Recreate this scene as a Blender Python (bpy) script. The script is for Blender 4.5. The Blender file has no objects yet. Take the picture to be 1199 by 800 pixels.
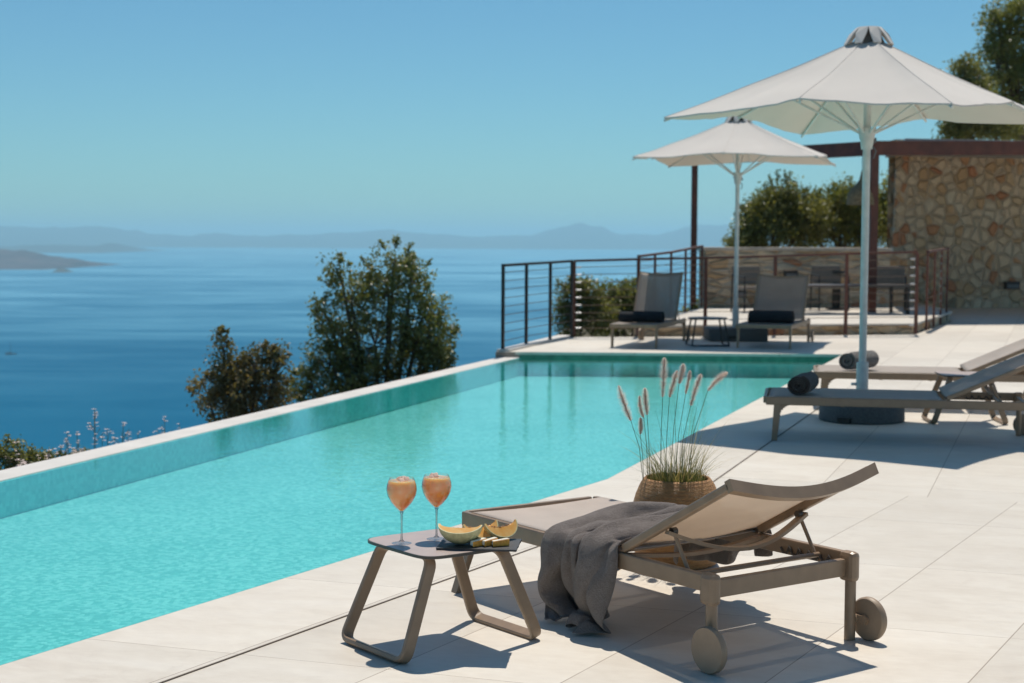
import bpy, bmesh, math, random
from math import radians as R, sin, cos, pi
from mathutils import Vector as V, Matrix, noise
random.seed(11)
S = bpy.context.scene
COL = S.collection

# ------------------------------------------------------------------ camera
cam_d = bpy.data.cameras.new('camera'); cam = bpy.data.objects.new('camera', cam_d); COL.objects.link(cam)
cam_d.sensor_width = 36.0; cam_d.lens = 36.0*1850/1199
cam_d.clip_start = 0.05; cam_d.clip_end = 300000
p_ = math.atan(122/1850.0); ro = R(0.28)
fw = V((0, cos(p_), -sin(p_))); u0 = V((0, sin(p_), cos(p_))); r0 = V((1, 0, 0))
rt = cos(ro)*r0 + sin(ro)*u0; up = -sin(ro)*r0 + cos(ro)*u0
cam.matrix_world = Matrix(((rt.x, up.x, -fw.x, 0), (rt.y, up.y, -fw.y, 0), (rt.z, up.z, -fw.z, 1.5), (0, 0, 0, 1)))
cam_d.dof.use_dof = True; cam_d.dof.focus_distance = 5.75; cam_d.dof.aperture_fstop = 4.5
S.camera = cam

# ------------------------------------------------------------------ sun and sky
SUNV = V((0.09, 0.455, 1.0)).normalized()          # direction towards the sun
sun_d = bpy.data.lights.new('sun', 'SUN'); sun_d.energy = 3.45; sun_d.angle = R(0.55); sun_d.color = (1.0, 0.925, 0.82)
sun = bpy.data.objects.new('sun', sun_d); COL.objects.link(sun)
sun.rotation_euler = SUNV.to_track_quat('Z', 'Y').to_euler()
W = bpy.data.worlds.new('World'); S.world = W; W.use_nodes = True
wn = W.node_tree; wn.nodes.clear()
sky = wn.nodes.new('ShaderNodeTexSky'); sky.sky_type = 'NISHITA'; sky.sun_disc = False
sky.sun_elevation = math.asin(SUNV.z); sky.sun_rotation = math.atan2(SUNV.x, SUNV.y)
sky.altitude = 150; sky.air_density = 0.88; sky.dust_density = 0.35; sky.ozone_density = 2.0
tint = wn.nodes.new('ShaderNodeMix'); tint.data_type = 'RGBA'; tint.blend_type = 'MULTIPLY'
tint.inputs[0].default_value = 1.0; tint.inputs[7].default_value = (0.30, 0.51, 0.562, 1)
bg = wn.nodes.new('ShaderNodeBackground'); bg.inputs[1].default_value = 0.125
wo = wn.nodes.new('ShaderNodeOutputWorld')
wn.links.new(sky.outputs[0], tint.inputs[6]); wn.links.new(tint.outputs[2], bg.inputs[0]); wn.links.new(bg.outputs[0], wo.inputs[0])
S.view_settings.view_transform = 'Standard'; S.view_settings.look = 'None'
S.view_settings.exposure = 0.28; S.view_settings.gamma = 1.0; S.view_settings.use_curve_mapping = False
S.render.engine = 'CYCLES'; S.cycles.volume_bounces = 2; S.cycles.transparent_max_bounces = 24
S.cycles.use_denoising = True; S.cycles.max_bounces = 10; S.cycles.sample_clamp_indirect = 6

# ------------------------------------------------------------------ material helpers
class NT:
    def __init__(s, name):
        s.m = bpy.data.materials.new(name); s.m.use_nodes = True; s.t = s.m.node_tree; s.t.nodes.clear()
        s.out = s.t.nodes.new('ShaderNodeOutputMaterial')
    def n(s, typ, ins=None, **kw):
        nd = s.t.nodes.new(typ)
        for k, v in kw.items(): setattr(nd, k, v)
        for k, v in (ins or {}).items():
            if isinstance(v, bpy.types.NodeSocket): s.t.links.new(v, nd.inputs[k])
            else: nd.inputs[k].default_value = v
        return nd
    def math(s, op, a, b=0.0, c=0.0):
        return s.n('ShaderNodeMath', {0: a, 1: b, 2: c}, operation=op).outputs[0]
    def mix(s, f, a, b, bt='MIX'):
        nd = s.n('ShaderNodeMix', {0: f}, data_type='RGBA', blend_type=bt)
        for k, v in ((6, a), (7, b)):
            if isinstance(v, bpy.types.NodeSocket): s.t.links.new(v, nd.inputs[k])
            else: nd.inputs[k].default_value = (*v, 1)
        return nd.outputs[2]
    def noise(s, vec, scale, detail=4, rough=0.55, dist=0.0):
        d = {'Scale': scale, 'Detail': detail, 'Roughness': rough, 'Distortion': dist}
        if vec is not None: d['Vector'] = vec
        return s.n('ShaderNodeTexNoise', d).outputs[0]
    def ramp(s, f, stops):
        nd = s.n('ShaderNodeValToRGB', {0: f}); e = nd.color_ramp.elements
        while len(e) > 1: e.remove(e[-1])
        e[0].position = stops[0][0]; e[0].color = (*stops[0][1], 1)
        for p, c in stops[1:]:
            x = e.new(p); x.color = (*c, 1)
        return nd.outputs[0]
    def coords(s, kind='Object', scale=(1, 1, 1), rot=(0, 0, 0)):
        tc = s.n('ShaderNodeTexCoord')
        return s.n('ShaderNodeMapping', {'Vector': tc.outputs[kind], 'Scale': scale, 'Rotation': rot}).outputs[0]
    def pos(s, scale=(1, 1, 1), rot=(0, 0, 0)):
        g = s.n('ShaderNodeNewGeometry')
        return s.n('ShaderNodeMapping', {'Vector': g.outputs['Position'], 'Scale': scale, 'Rotation': rot}).outputs[0]
    def bump(s, h, strength=0.3, dist=0.01):
        return s.n('ShaderNodeBump', {'Height': h, 'Strength': strength, 'Distance': dist}).outputs[0]
    def pbr(s, col, rough=0.5, metal=0.0, nrm=None, **kw):
        d = {'Roughness': rough, 'Metallic': metal}
        d['Base Color'] = col if isinstance(col, bpy.types.NodeSocket) else (*col, 1)
        if nrm is not None: d['Normal'] = nrm
        d.update(kw)
        return s.n('ShaderNodeBsdfPrincipled', d).outputs[0]
    def fin(s, sh):
        s.t.links.new(sh, s.out.inputs[0]); return s.m

def paint(name, col, rough=0.45, var=0.12, metal=0.0, bumps=0.04, sc=14):
    m = NT(name); c = m.coords()
    n1 = m.noise(c, sc, 5); n2 = m.noise(c, sc*14, 3)
    cc = m.ramp(n1, [(0.3, tuple(x*(1-var) for x in col)), (0.7, tuple(min(1, x*(1+var)) for x in col))])
    rr = m.math('MULTIPLY_ADD', n1, 0.2, rough-0.1)
    return m.fin(m.pbr(cc, rr, metal, m.bump(n2, bumps, 0.002)))

M = {}
M['frame'] = paint('bronze_powder_coat', (0.285, 0.195, 0.125), 0.38)
M['frame_dark'] = paint('dark_bronze_coat', (0.06, 0.052, 0.045), 0.4)
M['rust'] = paint('rust_brown_steel', (0.11, 0.034, 0.02), 0.55, 0.35, sc=5)
M['black'] = paint('black_metal', (0.018, 0.016, 0.015), 0.45)
M['wheel'] = paint('taupe_plastic', (0.32, 0.23, 0.155), 0.5)
M['steel'] = paint('stainless_steel', (0.5, 0.5, 0.5), 0.3, 0.1, 1.0)
M['cable'] = paint('dull_steel_cable', (0.16, 0.12, 0.10), 0.4, 0.1, 0.8)
M['pole'] = paint('white_pole_paint', (0.62, 0.63, 0.60), 0.35)
M['base'] = paint('grey_granite_base', (0.09, 0.095, 0.095), 0.7, 0.3, sc=60)
M['tabletop'] = paint('taupe_laminate', (0.46, 0.37, 0.33), 0.38, 0.04, bumps=0.0)
M['stonegrey'] = paint('faded_grey_brown_cloth', (0.17, 0.15, 0.13), 0.9)
M['navy'] = paint('black_towel', (0.012, 0.014, 0.018), 0.95, 0.3, bumps=0.5)
M['lampgrey'] = paint('grey_lamp_casing', (0.12, 0.13, 0.14), 0.4)

def mat_tiles():
    m = NT('beige_porcelain_tiles')
    uv = m.n('ShaderNodeUVMap', uv_map='UVMap').outputs[0]
    sp = m.n('ShaderNodeSeparateXYZ', {0: uv}); u, v = sp.outputs[0], sp.outputs[1]
    # u: across in tile widths from the pool edge, v: metres along
    def line(x, period, w):
        a = m.math('FRACT', m.math('DIVIDE', x, period)); b = m.math('ABSOLUTE', m.math('SUBTRACT', a, 0.5))
        return m.math('GREATER_THAN', b, 0.5 - w/period/2)
    ju = line(u, 1.0, 0.0045/0.6); jv = line(v, 1.2, 0.0035)
    joint = m.math('MAXIMUM', ju, jv)
    # stone streaks run across each tile (along u)
    cell = m.n('ShaderNodeCombineXYZ', {0: m.math('FLOOR', u), 1: m.math('FLOOR', m.math('DIVIDE', v, 1.2)), 2: 0.0}).outputs[0]
    wn_ = m.n('ShaderNodeTexWhiteNoise', {0: cell}, noise_dimensions='3D').outputs
    off = m.n('ShaderNodeVectorMath', {0: wn_[1], 1: (13, 17, 9)}, operation='MULTIPLY').outputs[0]
    v3 = m.n('ShaderNodeVectorMath', {0: uv, 1: off}, operation='ADD').outputs[0]
    st = m.n('ShaderNodeMapping', {'Vector': v3, 'Scale': (0.9, 3.2, 1)}).outputs[0]
    n1 = m.noise(st, 1.6, 7, 0.62, 0.5); n2 = m.noise(st, 9, 5, 0.6); n3 = m.noise(m.pos(), 0.35, 4)
    n4 = m.noise(m.pos(), 180, 2)
    c = m.ramp(n1, [(0.25, (0.542, 0.468, 0.392)), (0.5, (0.650, 0.585, 0.509)), (0.75, (0.712, 0.661, 0.597))])
    c = m.mix(0.22, c, m.ramp(n2, [(0.3, (0.497, 0.445, 0.363)), (0.7, (0.800, 0.772, 0.679))]))
    c = m.mix(0.35, c, m.ramp(n3, [(0.35, (0.588, 0.526, 0.439)), (0.65, (0.746, 0.702, 0.608))]))
    tv = m.math('MULTIPLY_ADD', wn_[0], 0.13, 0.935)
    c = m.mix(1.0, c, m.n('ShaderNodeCombineColor', {0: tv, 1: tv, 2: tv}).outputs[0], 'MULTIPLY')
    c = m.mix(m.math('MULTIPLY', joint, 0.8), c, (0.27, 0.21, 0.16))
    # small stains and grit
    sp_ = m.n('ShaderNodeTexVoronoi', {'Vector': m.pos(), 'Scale': 2.4, 'Randomness': 1.0}).outputs[0]
    spot = m.math('LESS_THAN', sp_, 0.012)
    c = m.mix(m.math('MULTIPLY', spot, 0.5), c, (0.25, 0.19, 0.14))
    sc_ = m.noise(m.pos(), 1.1, 8, 0.72, 1.4)
    c = m.mix(m.math('MULTIPLY', m.ramp(sc_, [(0.56, (0, 0, 0)), (0.66, (1, 1, 1))]), 0.22), c, (0.40, 0.33, 0.265))
    sc2 = m.noise(m.pos((1, 1, 1)), 0.8, 6, 0.7, 0.6)
    c = m.mix(m.math('MULTIPLY', m.ramp(sc2, [(0.55, (0, 0, 0)), (0.7, (1, 1, 1))]), 0.3), c, (0.791, 0.749, 0.679))
    ro_ = m.math('MULTIPLY_ADD', n2, 0.25, 0.42)
    h = m.math('SUBTRACT', m.math('MULTIPLY', n4, 0.25), joint)
    return m.fin(m.pbr(c, ro_, 0, m.bump(h, 0.25, 0.002), **{'Specular IOR Level': 0.35}))
M['tiles'] = mat_tiles()

def mat_plain_stone(name, c1, c2, sc=3, rough=0.7):
    m = NT(name); c = m.pos()
    n1 = m.noise(c, sc, 7, 0.62); n2 = m.noise(c, 90, 3)
    return m.fin(m.pbr(m.ramp(n1, [(0.3, c1), (0.7, c2)]), rough, 0, m.bump(n2, 0.3, 0.003)))
M['coping'] = mat_plain_stone('pale_coping', (0.56, 0.53, 0.49), (0.68, 0.65, 0.61))
M['cap'] = mat_plain_stone('capstone', (0.45, 0.36, 0.27), (0.62, 0.52, 0.42), 5)
M['plinth'] = mat_plain_stone('concrete_plinth', (0.26, 0.21, 0.17), (0.42, 0.36, 0.30), 7)
M['gap'] = mat_plain_stone('dark_joint', (0.10, 0.075, 0.055), (0.14, 0.10, 0.075), 5)  # dark brown of the deck joint itself
M['slab'] = mat_plain_stone('roof_slab', (0.36, 0.33, 0.29), (0.5, 0.46, 0.42), 5)

def mat_rubble(name, scale, squash=1.0):
    m = NT(name); c0 = m.pos((1, 1, squash))
    wob = m.n('ShaderNodeTexNoise', {'Vector': c0, 'Scale': 1.6, 'Detail': 3}).outputs[1]
    c = m.n('ShaderNodeMix', {0: 0.10, 4: c0, 5: wob}, data_type='VECTOR').outputs[1]
    a = m.n('ShaderNodeTexVoronoi', {'Vector': c, 'Scale': scale, 'Randomness': 0.95}, feature='F1')
    e = m.n('ShaderNodeTexVoronoi', {'Vector': c, 'Scale': scale, 'Randomness': 0.95}, feature='DISTANCE_TO_EDGE')
    rnd = m.n('ShaderNodeSeparateColor', {0: a.outputs['Color']}).outputs
    col = m.ramp(rnd[0], [(0.0, (0.80, 0.60, 0.40)), (0.22, (0.72, 0.56, 0.39)), (0.42, (0.66, 0.46, 0.27)), (0.55, (0.76, 0.62, 0.45)),
                          (0.68, (0.62, 0.36, 0.17)), (0.80, (0.64, 0.50, 0.36)), (0.88, (0.52, 0.13, 0.035)), (0.94, (0.60, 0.25, 0.09)), (0.97, (0.26, 0.19, 0.13))])
    col.node.color_ramp.interpolation = 'CONSTANT'
    big = m.noise(c0, 0.5, 3)
    col = m.mix(m.math('MULTIPLY', m.ramp(big, [(0.45, (0, 0, 0)), (0.65, (1, 1, 1))]), 0.35), col, (0.60, 0.32, 0.12))
    n1 = m.noise(c0, 9, 6, 0.65); n2 = m.noise(c0, 45, 4)
    col = m.mix(0.28, col, m.ramp(n1, [(0.3, (0.42, 0.35, 0.21)), (0.7, (0.86, 0.68, 0.47))]))
    mortar = m.ramp(e.outputs[0], [(0.02, (1, 1, 1)), (0.07, (0, 0, 0))])
    col = m.mix(m.math('MULTIPLY', mortar, 0.5), col, (0.62, 0.49, 0.36))
    hh = m.ramp(e.outputs[0], [(0.0, (0, 0, 0)), (0.18, (0.9, 0.9, 0.9)), (0.5, (1, 1, 1))])
    h = m.math('ADD', hh, m.math('MULTIPLY', n2, 0.3))
    return m.fin(m.pbr(col, 0.85, 0, m.bump(h, 1.0, 0.07)))
M['rubble'] = mat_rubble('rubble_stone_masonry', 4.8)
M['rubble_flat'] = mat_rubble('coursed_stone_masonry', 3.2, 2.4)

def mat_pool():
    m = NT('turquoise_mosaic_ripple_light'); c = m.pos()
    v = m.n('ShaderNodeTexVoronoi', {'Vector': c, 'Scale': 38, 'Randomness': 0.25}, feature='F1')
    n1 = m.noise(c, 1.1, 4); r = m.n('ShaderNodeSeparateColor', {0: v.outputs['Color']}).outputs[0]
    n2 = m.noise(c, 34, 4, 0.7, 0.8)  # fine noise paints bright and dark water ripples into the mosaic colour
    f = m.math('ADD', m.math('MULTIPLY', r, 0.25), m.math('ADD', m.math('MULTIPLY', n1, 0.25), m.math('MULTIPLY', n2, 0.5)))
    col = m.ramp(f, [(0.38, (0.13, 0.47, 0.43)), (0.51, (0.20, 0.57, 0.52)), (0.62, (0.32, 0.67, 0.61))])
    return m.fin(m.pbr(col, 0.6))
M['pool'] = mat_pool()
def mat_poolwall():
    m = NT('green_pool_wall_mosaic'); c = m.pos()
    v = m.n('ShaderNodeTexVoronoi', {'Vector': c, 'Scale': 30, 'Randomness': 0.3}, feature='F1')
    r = m.n('ShaderNodeSeparateColor', {0: v.outputs['Color']}).outputs[0]
    col = m.ramp(m.math('ADD', m.math('MULTIPLY', r, 0.5), m.math('MULTIPLY', m.noise(c, 3, 4), 0.5)), [(0.25, (0.10, 0.56, 0.56)), (0.75, (0.18, 0.70, 0.68))])
    return m.fin(m.pbr(col, 0.4))
M['poolwall'] = mat_poolwall()
M['poolband'] = paint('waterline_band_tiles', (0.075, 0.22, 0.15), 0.4, 0.3, sc=9)

def mat_water():
    m = NT('pool_water'); c = m.pos()
    a = m.noise(c, 9.0, 3, 0.5, 0.6); b = m.noise(m.pos((1, 1.6, 1)), 26.0, 2, 0.5); d = m.noise(c, 1.4, 2)
    h = m.math('ADD', m.math('MULTIPLY', a, 0.6), m.math('ADD', m.math('MULTIPLY', b, 0.22), m.math('MULTIPLY', d, 0.5)))
    nb = m.bump(h, 0.075, 0.05)
    fr = m.n('ShaderNodeFresnel', {'IOR': 1.33, 'Normal': nb}).outputs[0]
    tr = m.n('ShaderNodeBsdfTransparent', {0: (0.66, 0.92, 0.95, 1)}).outputs[0]
    gl = m.n('ShaderNodeBsdfGlossy', {'Color': (0.95, 1, 1, 1), 'Roughness': 0.03, 'Normal': nb}).outputs[0]
    return m.fin(m.n('ShaderNodeMixShader', {0: m.math('MULTIPLY', fr, 0.85), 1: tr, 2: gl}).outputs[0])
M['water'] = mat_water()

def mat_sea():
    m = NT('sea_water')
    big = m.noise(m.pos((0.0007, 0.0019, 1), (0, 0, 0.12)), 1.0, 6, 0.6, 0.9); mid = m.noise(m.pos((0.0035, 0.010, 1), (0, 0, -0.1)), 1.0, 5, 0.6, 0.8)
    f = m.math('ADD', m.math('MULTIPLY', big, 0.6), m.math('MULTIPLY', mid, 0.4))
    w = m.noise(m.pos((0.08, 0.25, 1)), 1.0, 5, 0.7)
    col = m.ramp(f, [(0.34, (0.001, 0.092, 0.19)), (0.66, (0.003, 0.120, 0.23))])
    rough = m.ramp(f, [(0.4, (0.28, 0.28, 0.28)), (0.6, (0.5, 0.5, 0.5))])
    nb = m.bump(w, 0.5, 1.5)
    b = m.n('ShaderNodeBsdfDiffuse', {'Color': col}).outputs[0]
    g = m.n('ShaderNodeBsdfGlossy', {'Color': (0.42, 0.82, 1.0, 1), 'Roughness': rough, 'Normal': nb}).outputs[0]
    lw = m.n('ShaderNodeLayerWeight', {'Blend': 0.5}).outputs['Facing']
    fa = m.ramp(lw, [(0.84, (0.0, 0.0, 0.0)), (0.90, (0.03, 0.03, 0.03)), (0.945, (0.16, 0.16, 0.16)), (0.972, (0.30, 0.30, 0.30)), (1.0, (0.36, 0.36, 0.36))])
    fr = m.math('MULTIPLY', m.n('ShaderNodeSeparateColor', {0: fa}).outputs[0], m.math('MULTIPLY_ADD', f, 1.5, 0.25))
    return m.fin(m.n('ShaderNodeMixShader', {0: fr, 1: b, 2: g}).outputs[0])
M['sea'] = mat_sea()

def mat_ground():
    m = NT('dry_scrub_ground'); c = m.pos()
    return m.fin(m.pbr(m.ramp(m.noise(c, 0.9, 8, 0.65), [(0.3, (0.06, 0.06, 0.03)), (0.5, (0.16, 0.13, 0.08)), (0.7, (0.09, 0.09, 0.045))]), 0.95, 0, m.bump(m.noise(c, 6, 5), 0.6, 0.1)))
M['ground'] = mat_ground()
def mat_hill(name, c1, c2):
    m = NT(name); c = m.pos((0.004, 0.004, 0.012))
    return m.fin(m.pbr(m.ramp(m.noise(c, 1, 9, 0.7), [(0.35, c1), (0.65, c2)]), 0.95))
M['hill'] = mat_hill('distant_hill', (0.03, 0.04, 0.035), (0.07, 0.07, 0.06))
M['headland'] = mat_hill('brown_headland', (0.035, 0.025, 0.028), (0.11, 0.07, 0.065))

def mat_leaf(name, dark, light, warm):
    m = NT(name)
    r = m.n('ShaderNodeNewGeometry').outputs['Random Per Island']
    col = m.ramp(r, [(0.0, dark), (0.5, light), (0.86, light), (0.93, warm), (1.0, dark)])
    big = m.noise(m.pos(), 1.6, 3)
    col = m.mix(0.4, col, m.ramp(big, [(0.35, dark), (0.65, warm)]))
    d = m.pbr(col, 0.42, 0, None, **{'Specular IOR Level': 0.5})
    t = m.n('ShaderNodeBsdfTranslucent', {0: m.mix(1.0, col, (1.4, 1.3, 0.55), 'MULTIPLY')}).outputs[0]
    return m.fin(m.n('ShaderNodeMixShader', {0: 0.4, 1: d, 2: t}).outputs[0])
M['leaf'] = mat_leaf('evergreen_leaf', (0.065, 0.085, 0.026), (0.195, 0.215, 0.072), (0.312, 0.299, 0.117))
M['leaf_green'] = mat_leaf('bright_evergreen_leaf', (0.072, 0.098, 0.026), (0.208, 0.247, 0.078), (0.351, 0.338, 0.130))
M['leaf_brown'] = mat_leaf('russet_leaf', (0.091, 0.085, 0.039), (0.221, 0.195, 0.091), (0.351, 0.247, 0.130))
M['bark'] = mat_plain_stone('bark', (0.07, 0.05, 0.035), (0.16, 0.12, 0.09), 9, 0.9)
M['grass'] = mat_leaf('grass_blade', (0.03, 0.065, 0.02), (0.08, 0.13, 0.045), (0.22, 0.19, 0.11))
M['dryblade'] = mat_leaf('pale_grass_blade', (0.20, 0.20, 0.12), (0.45, 0.40, 0.28), (0.5, 0.36, 0.22))
def mat_plume():
    m = NT('feathery_plume'); r = m.n('ShaderNodeNewGeometry').outputs['Random Per Island']
    c = m.ramp(r, [(0.0, (0.72, 0.56, 0.50)), (0.5, (0.88, 0.78, 0.70)), (1.0, (0.95, 0.90, 0.84))])
    return m.fin(m.n('ShaderNodeMixShader', {0: 0.5, 1: m.n('ShaderNodeBsdfDiffuse', {0: c}).outputs[0], 2: m.n('ShaderNodeBsdfTranslucent', {0: c}).outputs[0]}).outputs[0])
M['plume'] = mat_plume()
M['petal'] = paint('white_petals', (0.75, 0.62, 0.58), 0.8, 0.2, sc=60)
M['stem'] = paint('dry_stem', (0.20, 0.17, 0.08), 0.8)

def mat_sling(name, col, tr):
    m = NT(name); c = m.coords()
    w1 = m.n('ShaderNodeTexWave', {'Vector': c, 'Scale': 120, 'Distortion': 0.2}, bands_direction='X').outputs[0]
    w2 = m.n('ShaderNodeTexWave', {'Vector': c, 'Scale': 120, 'Distortion': 0.2}, bands_direction='Y').outputs[0]
    n1 = m.noise(c, 5, 5)
    cc = m.ramp(n1, [(0.3, tuple(x*0.92 for x in col)), (0.7, tuple(x*1.08 for x in col))])
    d = m.pbr(cc, 0.6, 0, m.bump(m.math('ADD', w1, w2), 0.25, 0.001))
    t = m.n('ShaderNodeBsdfTranslucent', {0: (0.88, 0.64, 0.41, 1)}).outputs[0]
    sh = m.n('ShaderNodeMixShader', {0: tr, 1: d, 2: t}).outputs[0]
    return m.fin(m.n('ShaderNodeMixShader', {0: 0.2, 1: sh, 2: m.n('ShaderNodeBsdfTransparent').outputs[0]}).outputs[0])
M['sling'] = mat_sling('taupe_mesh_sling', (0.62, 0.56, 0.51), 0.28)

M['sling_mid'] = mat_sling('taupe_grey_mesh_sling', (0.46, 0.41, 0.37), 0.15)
M['sling_shaded'] = mat_sling('shaded_mesh_sling', (0.33, 0.285, 0.25), 0.14)  # same sling, with the far parasol's shade put into its colour
def mat_canvas():
    m = NT('ecru_canvas'); c = m.coords()
    n1 = m.noise(c, 1.3, 6, 0.6); n2 = m.noise(c, 260, 2)
    cc = m.ramp(n1, [(0.3, (0.74, 0.70, 0.65)), (0.7, (0.81, 0.77, 0.72))])
    d = m.pbr(cc, 0.85, 0, m.bump(n2, 0.2, 0.001))
    t = m.n('ShaderNodeBsdfTranslucent', {0: (0.62, 0.50, 0.35, 1)}).outputs[0]
    return m.fin(m.n('ShaderNodeMixShader', {0: 0.22, 1: d, 2: t}).outputs[0])
M['canvas'] = mat_canvas()

def mat_terry(name, c1, c2):
    m = NT(name); c = m.coords()
    n1 = m.noise(c, 240, 3, 0.8); n2 = m.noise(c, 12, 6, 0.65); n3 = m.noise(c, 110, 5, 0.8)
    cc = m.mix(0.5, m.ramp(n3, [(0.3, c1), (0.72, c2)]), m.ramp(n2, [(0.3, c1), (0.7, c2)]))
    h = m.math('ADD', m.math('MULTIPLY', n1, 0.5), n3)
    return m.fin(m.pbr(cc, 0.95, 0, m.bump(h, 1.0, 0.014), **{'Sheen Weight': 0.35, 'Sheen Roughness': 0.5, 'Specular IOR Level': 0.1}))
M['towel'] = mat_terry('grey_terry_cloth', (0.135, 0.103, 0.085), (0.38, 0.305, 0.26))

def mat_wicker():
    m = NT('water_hyacinth_wicker'); tc = m.n('ShaderNodeUVMap', uv_map='UVMap').outputs[0]
    sp = m.n('ShaderNodeSeparateXYZ', {0: tc}); u, v = sp.outputs[0], sp.outputs[1]
    rows = 30.0
    vr = m.math('MULTIPLY', v, rows); row = m.math('FLOOR', vr)
    fv = m.math('ABSOLUTE', m.math('SUBTRACT', m.math('FRACT', vr), 0.5))
    uu = m.math('ADD', m.math('MULTIPLY', u, 44.0), m.math('MULTIPLY', fv, 0.9))
    fu = m.math('ABSOLUTE', m.math('SUBTRACT', m.math('FRACT', m.math('ADD', uu, m.math('MULTIPLY', row, 0.5))), 0.5))
    h = m.math('SUBTRACT', 1.0, m.math('ADD', m.math('MULTIPLY', fv, 0.8), m.math('MULTIPLY', fu, 0.8)))
    n1 = m.noise(m.coords(scale=(1, 1, 2.6)), 30, 6, 0.8)
    cc = m.mix(0.7, m.ramp(h, [(0.0, (0.12, 0.045, 0.013)), (0.45, (0.40, 0.185, 0.06)), (1.0, (0.52, 0.27, 0.095))]), m.ramp(n1, [(0.3, (0.24, 0.095, 0.025)), (0.7, (0.60, 0.30, 0.10))]))
    return m.fin(m.pbr(cc, 0.6, 0, m.bump(m.math('ADD', h, m.math('MULTIPLY', n1, 2.2)), 1.0, 0.004)))
M['wicker'] = mat_wicker()
M['soil'] = mat_plain_stone('potting_soil', (0.025, 0.02, 0.012), (0.06, 0.05, 0.03), 40, 0.95)

def mat_glass():
    m = NT('clear_glass')
    bf = m.n('ShaderNodeNewGeometry').outputs['Backfacing']
    fr = m.n('ShaderNodeFresnel', {'IOR': m.math('MULTIPLY_ADD', bf, 1/1.45-1.45, 1.45)}).outputs[0]
    lw = m.n('ShaderNodeLayerWeight', {'Blend': 0.35}).outputs['Facing']
    tr = m.n('ShaderNodeBsdfTransparent', {0: m.ramp(lw, [(0.0, (0.97, 0.98, 0.98)), (0.6, (0.94, 0.95, 0.95)), (1.0, (0.45, 0.48, 0.50))])}).outputs[0]
    gl = m.n('ShaderNodeBsdfGlossy', {'Roughness': 0.02}).outputs[0]
    return m.fin(m.n('ShaderNodeMixShader', {0: fr, 1: tr, 2: gl}).outputs[0])
M['glass'] = mat_glass()
def mat_stem():
    m = NT('glass_stem'); lw = m.n('ShaderNodeLayerWeight', {'Blend': 0.4}).outputs['Facing']
    tr = m.n('ShaderNodeBsdfTransparent', {0: m.ramp(lw, [(0.0, (0.80, 0.83, 0.84)), (0.5, (0.42, 0.46, 0.48)), (1.0, (0.15, 0.17, 0.19))])}).outputs[0]
    gl = m.n('ShaderNodeBsdfGlossy', {'Roughness': 0.05}).outputs[0]
    return m.fin(m.n('ShaderNodeMixShader', {0: 0.18, 1: tr, 2: gl}).outputs[0])
M['glass_stem'] = mat_stem()
def mat_drink():
    m = NT('peach_cocktail'); c = m.coords()
    sp = m.n('ShaderNodeSeparateXYZ', {0: c}).outputs[2]
    v = m.n('ShaderNodeTexVoronoi', {'Vector': c, 'Scale': 38}, feature='SMOOTH_F1').outputs[0]
    g = m.ramp(sp, [(0.13, (1.0, 0.24, 0.03)), (0.17, (1.0, 0.36, 0.10)), (0.22, (1.0, 0.46, 0.20))])
    cc = m.mix(m.ramp(v, [(0.2, (0.45, 0.45, 0.45)), (0.5, (0, 0, 0))]), g, (1.0, 0.62, 0.38))
    p = m.pbr(cc, 0.15, 0, m.bump(v, 0.25, 0.004), **{'Subsurface Weight': 1.0, 'Subsurface Radius': (0.10, 0.065, 0.04), 'Subsurface Scale': 1.0})
    return m.fin(p)
M['drink'] = mat_drink()
def mat_ice():
    m = NT('ice_cube'); t = m.n('ShaderNodeBsdfTranslucent', {0: (0.9, 0.8, 0.72, 1)}).outputs[0]
    p = m.pbr((1.0, 0.90, 0.80), 0.08)
    return m.fin(m.n('ShaderNodeMixShader', {0: 0.5, 1: p, 2: t}).outputs[0])
M['ice'] = mat_ice()
M['slate'] = paint('black_slate', (0.035, 0.035, 0.038), 0.55, 0.4, bumps=0.5, sc=30)
M['rind'] = paint('pale_green_melon_rind', (0.58, 0.54, 0.29), 0.45, 0.2, bumps=0.4, sc=60)
def mat_flesh():
    m = NT('orange_melon_flesh'); c = m.coords()
    cc = m.ramp(m.noise(c, 30, 4), [(0.3, (0.88, 0.46, 0.10)), (0.7, (0.95, 0.66, 0.26))])
    p = m.pbr(cc, 0.3, 0, m.bump(m.noise(c, 120, 3), 0.3, 0.002))
    t = m.n('ShaderNodeBsdfTranslucent', {0: (0.9, 0.5, 0.15, 1)}).outputs[0]
    return m.fin(m.n('ShaderNodeMixShader', {0: 0.35, 1: p, 2: t}).outputs[0])
M['flesh'] = mat_flesh()
M['paleflesh'] = paint('pale_melon_flesh', (0.92, 0.86, 0.72), 0.35, 0.12, sc=50)
M['seed'] = paint('melon_seeds', (0.30, 0.13, 0.035), 0.4, 0.4, sc=120)
M['cork'] = paint('orange_rind', (0.90, 0.36, 0.05), 0.5, 0.3, sc=60)
M['cushion'] = mat_terry('dark_cushion_fabric', (0.18, 0.15, 0.12), (0.28, 0.235, 0.19))
M['straw'] = mat_plain_stone('woven_straw', (0.10, 0.075, 0.04), (0.30, 0.22, 0.12), 26, 0.9)
M['sail'] = paint('boat_white', (0.7, 0.7, 0.7), 0.5)

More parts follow.
